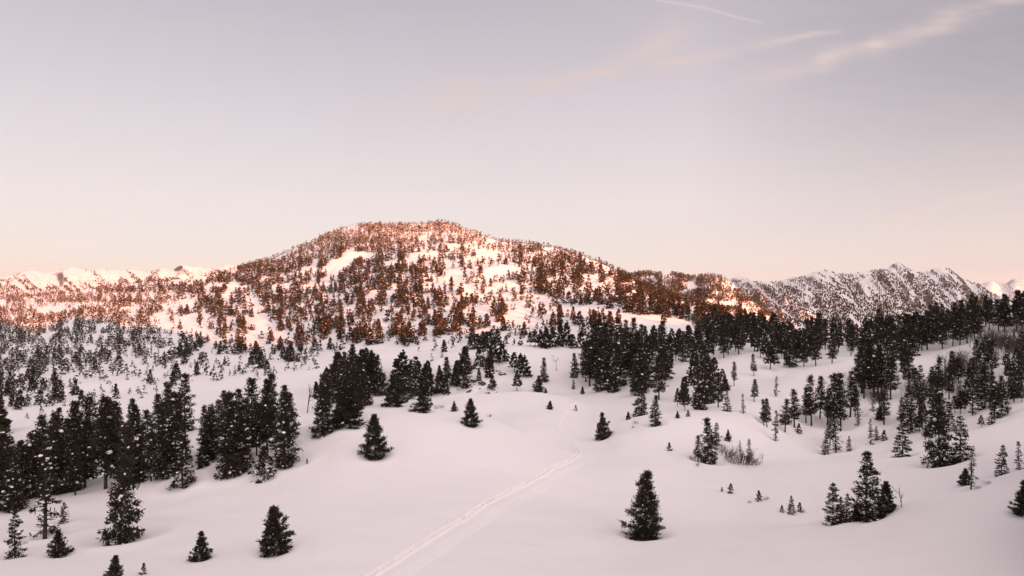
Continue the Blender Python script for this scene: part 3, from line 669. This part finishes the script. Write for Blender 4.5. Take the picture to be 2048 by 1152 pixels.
# ------------------------------------------------------------------ trees
ICO_V = []
_p = (1 + 5 ** .5) / 2
for a, b in ((-1, _p), (1, _p), (-1, -_p), (1, -_p)): ICO_V.append((a, b, 0))
for a, b in ((-1, _p), (1, _p), (-1, -_p), (1, -_p)): ICO_V.append((0, a, b))
for a, b in ((_p, -1), (_p, 1), (-_p, -1), (-_p, 1)): ICO_V.append((a, 0, b))
ICO_V = np.array(ICO_V) / math.hypot(1, _p)
ICO_F = np.array([(0, 11, 5), (0, 5, 1), (0, 1, 7), (0, 7, 10), (0, 10, 11), (1, 5, 9), (5, 11, 4), (11, 10, 2), (10, 7, 6), (7, 1, 8), (3, 9, 4), (3, 4, 2), (3, 2, 6), (3, 6, 8), (3, 8, 9), (4, 9, 5), (2, 4, 11), (6, 2, 10), (8, 6, 7), (9, 8, 1)])
def tube(path, radii, sides):
    path = np.asarray(path, float); n = len(path); a = np.arange(sides) / sides * 2 * math.pi
    d = np.gradient(path, axis=0); d /= np.linalg.norm(d, axis=1, keepdims=True)
    ref = np.where(np.abs(d[:, 2:3]) > .9, np.array([[1., 0, 0]]), np.array([[0, 0, 1.]]))
    s = np.cross(d, ref); s /= np.linalg.norm(s, axis=1, keepdims=True); t = np.cross(d, s)
    v = path[:, None] + (s[:, None] * np.cos(a)[None, :, None] + t[:, None] * np.sin(a)[None, :, None]) * np.asarray(radii)[:, None, None]
    g = np.arange(n * sides).reshape(n, sides)
    q = np.stack([g[:-1], np.roll(g, -1, 1)[:-1], np.roll(g, -1, 1)[1:], g[1:]], -1).reshape(-1, 4)
    return v.reshape(-1, 3), q
def join(parts):
    vs, qs, o = [], [], 0
    for v, q in parts: vs.append(v); qs.append(q + o); o += len(v)
    return np.concatenate(vs), np.concatenate(qs)
def grow(seed, H=10.0, t0=.08, Lmax=2.2, shape='cone', whorls=34, droop=0.25, rise=0.35, spacing=.42, blades=9, blen=.5, bwid=.15, fan=.35, clump=0.6, tuft_r=.22, lean=0.0, gaps=.06, nbr=(3.2, 5.6), zj=.7, flat=.42):
    """skeleton and foliage of one conifer: trunk path, branches, tufts (position, outward direction)"""
    r = np.random.default_rng(seed)
    zz = np.linspace(0, H * .985, 9)
    ph = r.random() * 6.28
    tr = np.stack([lean * zz + .012 * H * np.sin(zz / H * 4 + ph) * zz / H, .012 * H * np.cos(zz / H * 5 + ph) * zz / H, zz], 1)
    r0 = 0.017 * H + .03
    rad = r0 * (1 - zz / H * .93)
    branches, tufts, dirs, wts, bid = [], [], [], [], []
    az = r.random() * 6.28
    side_bias = r.random() * 6.28
    for i in range(whorls):
        t = t0 + (1 - t0) * ((i + r.random() * zj) / whorls)
        z = t * H; c = np.array([np.interp(z, zz, tr[:, 0]), np.interp(z, zz, tr[:, 1]), z])
        k = (t - t0) / (1 - t0)
        wv = r.uniform(.72, 1.18)
        if shape == 'cone': prof = (1 - k) ** .85 * min(1, .72 + 2.2 * k) + .05
        elif shape == 'round': prof = (max(0, 1 - k) ** .88) * min(1, .66 + 2.4 * k) * wv + .05
        elif shape == 'column': prof = (max(0, 1 - k) ** .85) * min(1, .62 + 2.2 * k) * wv + .04
        else: prof = (1 - k) ** .7 * (.6 + .4 * math.sin(k * 23 + ph)) + .05
        nb = max(3, int(round(r.uniform(*nbr))))
        for b in range(nb):
            az += 2.39996 + r.normal() * .25
            if r.random() < gaps: continue
            Ln = Lmax * prof * r.uniform(.5, 1.18) * (1 + .15 * math.cos(az - side_bias))
            pitch = -droop * (1 - k) + (rise + .5 * k) * k + r.normal() * .08
            d = np.array([math.cos(az) * math.cos(pitch), math.sin(az) * math.cos(pitch), math.sin(pitch)])
            side = np.array([-math.sin(az), math.cos(az), 0])
            sag = -.10 * Ln * droop * 2
            ss = np.array([0, .5, 1.0]); path = c + d * (ss * Ln)[:, None]; path[:, 2] += sag * np.sin(ss * 2.4) + .10 * Ln * ss ** 3
            branches.append((path, r0 * .22 * (1 - .6 * k) + .012))
            nt_ = max(2, int(Ln / spacing * (1 + fan)))
            pads = [(r.uniform(.45, 1.0), r.normal() * fan * .55) for _ in range(1 + int(Ln / .8))]
            for j in range(nt_):
                if r.random() < clump: ps_, pl = pads[r.integers(len(pads))]; s = min(1.05, ps_ + r.normal() * .10); lat = pl + r.normal() * .10
                else: s = r.uniform(.15, 1.0) ** .8; lat = r.normal() * fan * .38
                p = c + d * s * Ln; p[2] += sag * math.sin(s * 2.4) + .10 * Ln * s ** 3
                p = p + side * lat * Ln * (1.25 - s) + r.normal(size=3) * .05
                tufts.append(p); dirs.append(d + side * r.normal() * .5); wts.append(s); bid.append(len(branches))
    for j in range(6):
        tufts.append(np.array([tr[-1, 0], tr[-1, 1], H * (.94 + .012 * j)])); dirs.append(np.array([0, 0, 1.0])); wts.append(0); bid.append(0)
    T = np.array(tufts); D = np.array(dirs); Wt = np.array(wts)
    m = len(T)
    n = m * blades
    P = np.repeat(T, blades, 0) + r.normal(size=(n, 3)) * tuft_r * np.array([1, 1, flat])
    B = np.repeat(D, blades, 0) * .75 + r.normal(size=(n, 3)) * .62 + np.array([0, 0, .28]); B /= np.linalg.norm(B, axis=1, keepdims=True)
    Q = np.cross(B, r.normal(size=(n, 3))); Q /= np.linalg.norm(Q, axis=1, keepdims=True)
    ln = blen * r.uniform(.6, 1.3, n)[:, None]; wd = bwid * r.uniform(.6, 1.3, n)[:, None]
    v = np.stack([P, P + B * ln * .45 + Q * wd * .5, P + B * ln, P + B * ln * .55 - Q * wd * .5], 1).reshape(-1, 3)
    v[:, 2] = np.maximum(v[:, 2], -.1)
    q = np.arange(n * 4).reshape(n, 4)
    return dict(trunk=(tr, rad), branches=branches, tufts=T, dirs=D, wts=Wt, bid=np.array(bid), needles=(v, q), r=r, H=H)
def snow_blobs(g, count, size, big=.06, flat=.72):
    r = g['r']; T = g['tufts']; ok = np.nonzero(g['wts'] > .4)[0]
    load = r.random(g['bid'].max() + 1) ** 3                        # a few boughs carry most of the snow
    pr_ = load[g['bid'][ok]] + .02
    pick = r.choice(ok, min(count, len(ok)), replace=False, p=pr_ / pr_.sum())
    n = len(pick); s = size * r.uniform(.45, 1.2, n) * np.where(r.random(n) < big, r.uniform(1.6, 2.6, n), 1)
    v = ICO_V[None] * s[:, None, None] * (1 + .28 * r.normal(size=(n, 12, 1)))
    ax = g['dirs'][pick]; a = np.arctan2(ax[:, 1], ax[:, 0]); st = r.uniform(1.0, 1.5, n)
    x = v[..., 0] * st[:, None]; y = v[..., 1]
    v = np.stack([x * np.cos(a)[:, None] - y * np.sin(a)[:, None], x * np.sin(a)[:, None] + y * np.cos(a)[:, None], v[..., 2] * flat], -1)
    v = v + T[pick][:, None] + np.array([0, 0, .14]) + ax[:, None] * .12
    f = ICO_F[None] + 12 * np.arange(n)[:, None, None]
    return v.reshape(-1, 3), f.reshape(-1, 3)
PROTO = {}
def proto(kind, seeds, snow, **kw):
    PROTO[kind] = []
    for s in seeds:
        g = grow(s, **kw)
        tv, tq_ = join([tube(g['trunk'][0], g['trunk'][1], 7)] + [tube(p, [w, w * .7, w * .2], 3) for p, w in g['branches'][::(1 if kind in ('open', 'fir', 'pineopen') else 3)]])
        tm = mesh_from('trunk', tv, None, tq_, [M_BARK], smooth_shade=True)
        cm = mesh_from('crown', g['needles'][0], None, g['needles'][1], [M_NEEDLE])
        sv, sf = snow_blobs(g, *snow)
        sm = mesh_from('snow_load', sv, sf, None, [M_CLUMP], smooth_shade=True)
        PROTO[kind].append((tm, cm, sm))
proto('pine', (1, 2, 3, 4), (130, .115, .13), t0=.05, Lmax=2.55, shape='round', whorls=24, nbr=(4.5, 7), zj=.45, droop=.4, rise=.3, spacing=.36, blades=10, blen=.46, bwid=.15, gaps=.14)
proto('pine2', (5, 6, 7), (90, .115, .12), t0=.10, Lmax=2.2, shape='cone', whorls=24, nbr=(4.5, 7), zj=.45, droop=.35, rise=.4, spacing=.36, blades=10, blen=.46, bwid=.15, gaps=.14)
proto('tall', (8, 9, 10, 11), (50, .11, .10), t0=.28, Lmax=1.65, shape='column', whorls=20, nbr=(4, 6), zj=.5, droop=.35, rise=.3, spacing=.33, blades=10, blen=.42, bwid=.14, gaps=.16)
proto('tall2', (12, 13, 14), (60, .115, .12), t0=.22, Lmax=2.1, shape='round', whorls=20, nbr=(4, 7), zj=.5, droop=.3, rise=.4, spacing=.36, blades=10, blen=.46, bwid=.15, gaps=.18)
proto('bushy', (15, 16, 17, 18), (60, .14, .12), t0=.012, Lmax=3.9, shape='round', whorls=20, nbr=(5, 7), zj=.5, droop=.08, rise=.7, spacing=.46, blades=11, blen=.72, bwid=.2, gaps=.1)
proto('cone', (19,), (60, .13, .05), t0=.012, Lmax=2.95, shape='cone', whorls=27, nbr=(6.5, 9), zj=.35, droop=.18, rise=.5, spacing=.34, blades=10, blen=.50, bwid=.11, gaps=.05, clump=.35, flat=.3, tuft_r=.18)
proto('fir', (20, 21, 22, 23), (120, .16, .07), t0=.03, Lmax=2.6, shape='cone', whorls=14, nbr=(6, 8), zj=.3, droop=.5, rise=.2, spacing=.28, blades=10, blen=.44, bwid=.13, gaps=.10, fan=.30, tuft_r=.14, flat=.3)
proto('open', (24, 25, 26), (50, .17, .04), t0=.12, Lmax=1.9, shape='ragged', whorls=18, nbr=(4, 6), zj=.4, droop=.42, rise=.2, spacing=.34, blades=9, blen=.40, bwid=.13, gaps=.28, fan=.25, tuft_r=.14, flat=.3)
proto('pineopen', (27,), (80, .15, .05), t0=.04, Lmax=2.7, shape='cone', whorls=22, nbr=(5, 8), zj=.4, droop=.35, rise=.35, spacing=.34, blades=10, blen=.42, bwid=.13, gaps=.18, tuft_r=.18, flat=.3)
proto('sapling', (28, 29, 30), (26, .34, .1), t0=.03, Lmax=3.2, shape='cone', whorls=9, nbr=(4, 6), droop=.1, rise=.6, spacing=.6, blades=11, blen=1.1, bwid=.32, gaps=.2)

cnt = {}
ORD = lambda n: {1: 'first', 2: 'second', 3: 'third', 4: 'fourth', 5: 'fifth', 6: 'sixth', 7: 'seventh', 8: 'eighth', 9: 'ninth', 10: 'tenth'}.get(n, '%d%s' % (n, 'th' if 10 <= n % 100 <= 20 else {1: 'st', 2: 'nd', 3: 'rd'}.get(n % 10, 'th')))
for gname in {t['grove'] for t in single if 'grove' in t}:
    mem = sorted([t for t in single if t.get('grove') == gname], key=lambda t: t['u'])
    hs = sorted(t['px'] for t in mem); lo, hi = hs[len(hs) // 3], hs[2 * len(hs) // 3]
    for cls in ('short', 'middling', 'tall'):
        k = 0
        for t in mem:
            c = 'short' if t['px'] < lo else ('tall' if t['px'] >= hi else 'middling')
            if c != cls: continue
            k += 1; t['label'] = '%s snow-flecked %s in %s, %s %s one from left' % (cls, 'fir' if t['kind'] in ('fir', 'open') else 'pine', t['phrase'], ORD(k), cls)
KNAME = {'fir': 'fir_tree', 'cone': 'fir_tree', 'sapling': 'conifer_sapling', 'open': 'fir_tree'}
GRP = {'fir_tree': 'firs on the snow', 'conifer_sapling': 'saplings poking through the snow', 'pine_tree': 'single pines on the snow'}
tr_ = random.Random(5)
for i, t in enumerate(single):
    k = t['kind']; var = PROTO[k][cnt.get(k, 0) % len(PROTO[k])]; cnt[k] = cnt.get(k, 0) + 1
    nm = KNAME.get(k, 'pine_tree')
    e = bpy.data.objects.new(nm, None); COL.objects.link(e); e.empty_display_size = .5
    e.location = (t['x'], t['y'], t['z'] - .012 * t['H'] - .03)
    s = t['H'] / 10.0; w = s * tr_.uniform(.88, 1.12)
    if t['u'] == 402 or t['u'] == 548: w = s * 1.0
    e.scale = (w, w, s); e.rotation_euler = (tr_.gauss(0, .025), tr_.gauss(0, .025), tr_.random() * 6.28)
    if t['u'] == 1880: e.scale = (s * .72, s * .72, s)
    if t['u'] in (240,): e.rotation_euler[1] = .06; e.scale = (s * .7, s * .7, s)
    tag(e, t['label'], 'tree', t['grove'] and ('pines of ' + t['phrase']) if 'grove' in t else GRP[nm])
    put_obj('trunk', var[0], e); put_obj('crown', var[1], e); put_obj('snow_load', var[2], e, kind='stuff')

# unseen pines added right of the view to darken the lower right snow
SHADE_PINES = [(2215, 46, 15), (2190, 56, 16), (2235, 62, 17), (2185, 68, 15), (2260, 52, 16), (2300, 44, 15), (2225, 78, 16), (2300, 66, 17), (2265, 72, 15), (2190, 84, 13)]
for i, (u, d_, H) in enumerate(SHADE_PINES):
    a_ = math.atan((u - UC) / F); ci_ = int(np.argmin(np.abs(TH - a_))); ri_ = int(np.searchsorted(S, d_))
    e = bpy.data.objects.new('pine_tree', None); COL.objects.link(e); e.location = (XG[ri_, ci_], YG[ri_, ci_], ZG[ri_, ci_] - .3)
    e.scale = (H / 10 * .95,) * 2 + (H / 10,); e.rotation_euler = (0, 0, i * 1.7)
    tag(e, 'unseen pine added right of the view to shade the near snow', 'tree', 'unseen shade pines added on the right bank')
    var = PROTO['pine'][i % 4]
    put_obj('trunk', var[0], e); put_obj('crown', var[1], e); put_obj('snow_load', var[2], e, kind='stuff')

# leafless trees and shrubs
def bare(seed, H, spread, stems, depth, r0):
    r = np.random.default_rng(seed); parts = []
    def br(p, d, ln, rad, lv):
        n = 3; pts = [p]
        for i in range(n):
            d = d + r.normal(size=3) * .13; d[2] += .04; d = d / np.linalg.norm(d); p = p + d * ln / n; pts.append(p)
        parts.append(tube(pts, np.linspace(rad, rad * .45, n + 1), 3))
        if lv == 0: return
        for c in range(r.integers(3, 6)):
            t = r.uniform(.3, 1.0); q = pts[0] + (pts[-1] - pts[0]) * t
            e = d + r.normal(size=3) * spread; e[2] = abs(e[2]) * .8 + .1; e /= np.linalg.norm(e)
            br(q, e, ln * r.uniform(.35, .6), rad * .5, lv - 1)
    for s in range(stems):
        d = np.array([r.normal() * .3 * (stems > 1), r.normal() * .3 * (stems > 1), 1.0]); d /= np.linalg.norm(d)
        br(np.array([r.normal() * .22 * H * (stems > 1), r.normal() * .22 * H * (stems > 1), -.1]), d, H * r.uniform(.55, .8), r0, depth)
    return join(parts)
for i, (u, v, h, lab) in enumerate(SNAGS):
    p = locate(u, v); H = h * p[1] / F
    vv, qq = bare(60 + i, 1.0, .75, 1, 2, .022)
    vv = vv * np.array([1, 1, 1 / vv[:, 2].max()]) * H
    o = put_obj('bare_tree', mesh_from('bare_tree', vv, None, qq, [M_TWIG]))
    o.location = (p[0], p[1], p[2] - .02); tag(o, lab, 'tree', 'leafless trees')
SH = [mesh_from('bare_shrub', *(lambda a: (a[0], None, a[1]))(bare(80 + i, 1.0, .34, 18, 2, .010)), [M_TWIG]) for i in range(4)]
shr = random.Random(3)
SHRUBS = [(1440, 905, 20), (1461, 918, 26), (1470, 928, 26), (1480, 928, 42), (1490, 930, 34), (1503, 930, 30), (1510, 931, 16), (1452, 912, 22)]
zone = [((1930, 740), 26, 12, 52), ((1985, 700), 22, 14, 50), ((1880, 770), 22, 12, 40), ((1990, 790), 30, 18, 46), ((1935, 800), 24, 14, 44), ((1835, 790), 14, 14, 36), ((2025, 690), 16, 20, 44), ((1760, 800), 14, 10, 30)]
for (cu, cv), ru, rv, h in zone:
    for j in range(11): SHRUBS.append((cu + shr.gauss(0, ru * .6), cv + shr.gauss(0, rv * .6), h * shr.uniform(.35, .9)))
for i, (u, v, h) in enumerate(SHRUBS):
    p = locate(u, v)
    if not p: continue
    o = put_obj('bare_shrub', SH[i % 4]); H = h * p[1] / F
    o.location = (p[0], p[1], p[2] - .03); o.scale = (H * 1.05, H * 1.05, H); o.rotation_euler = (0, 0, shr.random() * 6.28)
    if i < 8: tag(o, 'bare brown shrub in the low thicket beside the thin pine, %s from left' % ORD(1 + sum(q[0] < u for q in SHRUBS[:8])), 'shrub', 'bare brown thicket on the valley floor')
    else: tag(o, 'bare grey leafless shrub on the tree-dotted right slope, %s such from left' % ORD(1 + sum(q[0] < u for q in SHRUBS[8:])), 'shrub', 'bare shrubs on the right slope')
TWIGS = [(1531, 1000, 9, 'beside the middle sapling of the valley row'), (1499, 1006, 7, 'below the valley row of saplings'), (1604, 1024, 10, 'at the right of the small layered fir'), (1955, 979, 9, 'below the thin half-bare tree'), (1974, 968, 10, 'right of the thin half-bare tree'), (1272, 848, 9, 'in front of the right grove'), (1266, 856, 6, 'lowest in front of the right grove'), (872, 818, 9, 'in front of the dark rounded pine'), (884, 816, 8, 'right of the dark rounded pine'), (980, 834, 8, 'on the mound crest right of the two-headed pine'), (1384, 918, 12, 'at the foot of the short bare-trunked pine'), (1395, 932, 9, 'below the short bare-trunked pine')]
for i, (u, v, h, where) in enumerate(TWIGS):
    p = locate(u, v); H = h * p[1] / F
    o = put_obj('twig_tuft', SH[i % 4]); o.location = (p[0], p[1], p[2] - .03); o.scale = (H * 1.3, H * 1.3, H); o.rotation_euler = (0, 0, i * 1.3)
    tag(o, 'tiny dark twigs poking through the snow ' + where, 'twigs', 'twigs poking through the snow')
# rocks of the bluff
ROCKS = [(870 + 7.2 * i + shr.uniform(-5, 5), shr.uniform(742, 792) - (i % 3) * 8, shr.uniform(5, 13)) for i in range(20)] + [(950 + shr.uniform(-85, 60), shr.uniform(725, 790), shr.uniform(4, 11)) for i in range(26)]
def rock_mesh(seed):
    r = np.random.default_rng(seed); v = ICO_V.copy(); f = ICO_F.copy()
    for _ in range(2):
        cache = {}; vl = list(v); nf = []
        def midp(a, b):
            k = (min(a, b), max(a, b))
            if k not in cache: p = (vl[a] + vl[b]) / 2; vl.append(p / np.linalg.norm(p)); cache[k] = len(vl) - 1
            return cache[k]
        for a, b, c in f: x, y, z = midp(a, b), midp(b, c), midp(c, a); nf += [(a, x, z), (b, y, x), (c, z, y), (x, y, z)]
        v = np.array(vl); f = np.array(nf)
    for _ in range(9):
        n = r.normal(size=3); n /= np.linalg.norm(n); d = v @ n; cut = r.uniform(.45, .8); v = v - n * np.maximum(d - cut, 0)[:, None]
    v = v * (1 + .06 * r.normal(size=(len(v), 1))) * np.array([1.2, .9, .85])
    return mesh_from('rock', v, f, None, [M_ROCK])
RM = [rock_mesh(200 + i) for i in range(5)]
for i, (u, v, w) in enumerate(ROCKS):
    p = locate(u, v)
    if not p: continue
    s = w * p[1] / F * .62
    o = put_obj('rock', RM[i % 5]); o.location = (p[0], p[1], p[2] + s * .1); o.scale = (s, s, s); o.rotation_euler = (shr.uniform(-.3, .3), shr.uniform(-.3, .3), shr.random() * 6.28)
    tag(o, '%s snow-dusted dark rock on the bluff under the pines, %s rock from left' % ('large' if w > 8 else 'small', ORD(1 + sum(q[0] < u for q in ROCKS))), 'rock', 'rocks of the bluff')

# ------------------------------------------------------------------ the forest: the thousands of trees beyond, one mass
def far_proto(seed, tufts, blades_, snow_frac, size=1.0):
    r = np.random.default_rng(seed); n = tufts
    t = r.random(n) ** 1.25; z = .05 + .92 * t
    rad = .27 * ((1 - t) ** .75 + .05) * r.uniform(.15, 1.0, n) ** .7 * r.uniform(.85, 1.2)
    a = r.random(n) * 6.28
    T = np.stack([rad * np.cos(a), rad * np.sin(a), z], 1)
    k = n * blades_
    P = np.repeat(T, blades_, 0) + r.normal(size=(k, 3)) * .02
    B = np.repeat(np.stack([np.cos(a), np.sin(a), np.full(n, .25)], 1), blades_, 0) * .8 + r.normal(size=(k, 3)) * .6; B /= np.linalg.norm(B, axis=1, keepdims=True)
    Q = np.cross(B, r.normal(size=(k, 3))); Q /= np.linalg.norm(Q, axis=1, keepdims=True)
    ln = .145 * size * r.uniform(.7, 1.3, k)[:, None]; wd = .105 * size * r.uniform(.6, 1.3, k)[:, None]
    v = np.stack([P - B * ln * .4, P + Q * wd * .5, P + B * ln * .7, P - Q * wd * .5], 1).reshape(-1, 3)
    m = np.where((r.random(k) < snow_frac * 1.3) & (np.repeat(rad, blades_) > .07), 1, 0)
    white = np.repeat(m, 4).astype(bool)
    c4 = np.repeat(P, 4, 0)
    flat = c4 + (v - c4) * np.array([.8, .8, .4]) + np.array([0, 0, .04]) * size
    v = np.where(white[:, None], flat, v)
    tv = np.array([(math.cos(x) * .018, math.sin(x) * .018, zz) for zz in (-.03, .3) for x in (0, 2.09, 4.19)])
    tq2 = np.array([(0, 1, 4, 3), (1, 2, 5, 4), (2, 0, 3, 5)])
    return np.concatenate([v, tv]), np.concatenate([np.arange(k * 4).reshape(k, 4), tq2 + k * 4]), np.concatenate([m, [2, 2, 2]])
def thin(p):
    v, q, m = p; v = v.copy(); k = len(v) - 6
    v[:k] = v[:k] * np.array([.78, .78, .76]) + np.array([0, 0, .24]); v[k:, 2] *= 1.2
    return v, q, m
def tiny_proto(seed):
    r = np.random.default_rng(seed); vs = []
    for i in range(3):
        a = i * 1.05 + r.random() * .4; w = .26 * r.uniform(.7, 1.2); h = r.uniform(.8, 1.05)
        vs += [(0, 0, -.05), (math.cos(a) * w, math.sin(a) * w, .3), (0, 0, h), (-math.cos(a) * w, -math.sin(a) * w, .36)]
    return np.array(vs), np.arange(12).reshape(3, 4), np.zeros(3, int)
FARR = np.array(FAR)
print('trees', len(TREES), 'single', len(single), 'forest', len(FARR))
lib = {}
big_n = int((FARR[:, 5] == 0).sum())
FARR[:, 5] = np.where((FARR[:, 5] == 0) & (FARR[:, 3] * F / FARR[:, 1] > 24), 2, FARR[:, 5])
FARR[:, 5] = np.where((FARR[:, 5] == 0) & (FARR[:, 3] * F / FARR[:, 1] < 12), 3, FARR[:, 5])
for lv, fr in enumerate((.07, .2, .36, .56)):
    lib[(0, lv)] = [far_proto(300 + 10 * lv + j, 26, 2, fr, 1.3) for j in range(4)]
    lib[(2, lv)] = [far_proto(500 + 10 * lv + j, 130, 3, fr, .85) for j in range(4)]
    lib[(4, lv)] = [thin(far_proto(700 + 10 * lv + j, 110, 3, fr * .8, .8)) for j in range(4)]
    lib[(3, lv)] = [far_proto(600 + 10 * lv + j, 13, 2, fr, 1.85) for j in range(4)]
    lib[(1, lv)] = [tiny_proto(400 + 10 * lv + j) for j in range(4)]
VS, QS, MS, off = [], [], [], 0
fr_ = np.random.default_rng(9)
lvl = np.clip((FARR[:, 4] * 4).astype(int), 0, 3)
size_px = FARR[:, 3] * F / FARR[:, 1]
for (kd_, lv), ps in lib.items():
    for j, (v, q, m) in enumerate(ps):
        sel = np.nonzero((FARR[:, 5] == kd_) & (lvl == lv) & (np.arange(len(FARR)) % 4 == j))[0]
        if len(sel) == 0: continue
        a = fr_.random(len(sel)) * 6.28; h = FARR[sel, 3]; w = h * fr_.uniform(.85, 1.3, len(sel)) * (1.25 if kd_ == 1 else 1.0)
        x = v[None, :, 0] * w[:, None]; y = v[None, :, 1] * w[:, None]
        VV = np.stack([x * np.cos(a)[:, None] - y * np.sin(a)[:, None] + FARR[sel, 0][:, None], x * np.sin(a)[:, None] + y * np.cos(a)[:, None] + FARR[sel, 1][:, None], v[None, :, 2] * h[:, None] + FARR[sel, 2][:, None] - .1], -1)
        VS.append(VV.reshape(-1, 3)); QS.append((q[None] + off + len(v) * np.arange(len(sel))[:, None, None]).reshape(-1, 4)); MS.append(np.tile(m, len(sel))); off += len(v) * len(sel)
fm = mesh_from('forest', np.concatenate(VS), None, np.concatenate(QS), [M_NEEDLE, M_CLUMP, M_BARK], np.concatenate(MS))
fo = put_obj('forest', fm, kind='stuff', label='thousands of snow-flecked pines covering the mountain slopes and far ranges', category='forest')


# ------------------------------------------------------------------ the air of the valley
HAZE = 2.6e-5
if HAZE:
    hm = bpy.data.materials.new('valley_air'); hm.use_nodes = True; t = hm.node_tree
    for n in list(t.nodes):
        if n.type == 'BSDF_PRINCIPLED': t.nodes.remove(n)
    pv = t.nodes.new('ShaderNodeVolumePrincipled'); pv.inputs['Color'].default_value = (.93, .93, .95, 1); pv.inputs['Density'].default_value = HAZE; pv.inputs['Anisotropy'].default_value = .2
    t.links.new(pv.outputs[0], t.nodes['Material Output'].inputs['Volume'])
    zmin, zmax, rad = float(ZG.min()) - 5, float(ZG.max()) + 30, float(S[-1]) * 1.45
    bv = np.array([(x, y, z) for z in (zmin, zmax) for x, y in ((-rad, -rad), (rad, -rad), (rad, rad), (-rad, rad))])
    put_obj('haze', mesh_from('haze', bv, None, [(3, 2, 1, 0), (4, 5, 6, 7), (0, 1, 5, 4), (1, 2, 6, 5), (2, 3, 7, 6), (3, 0, 4, 7)], [hm]), kind='stuff')
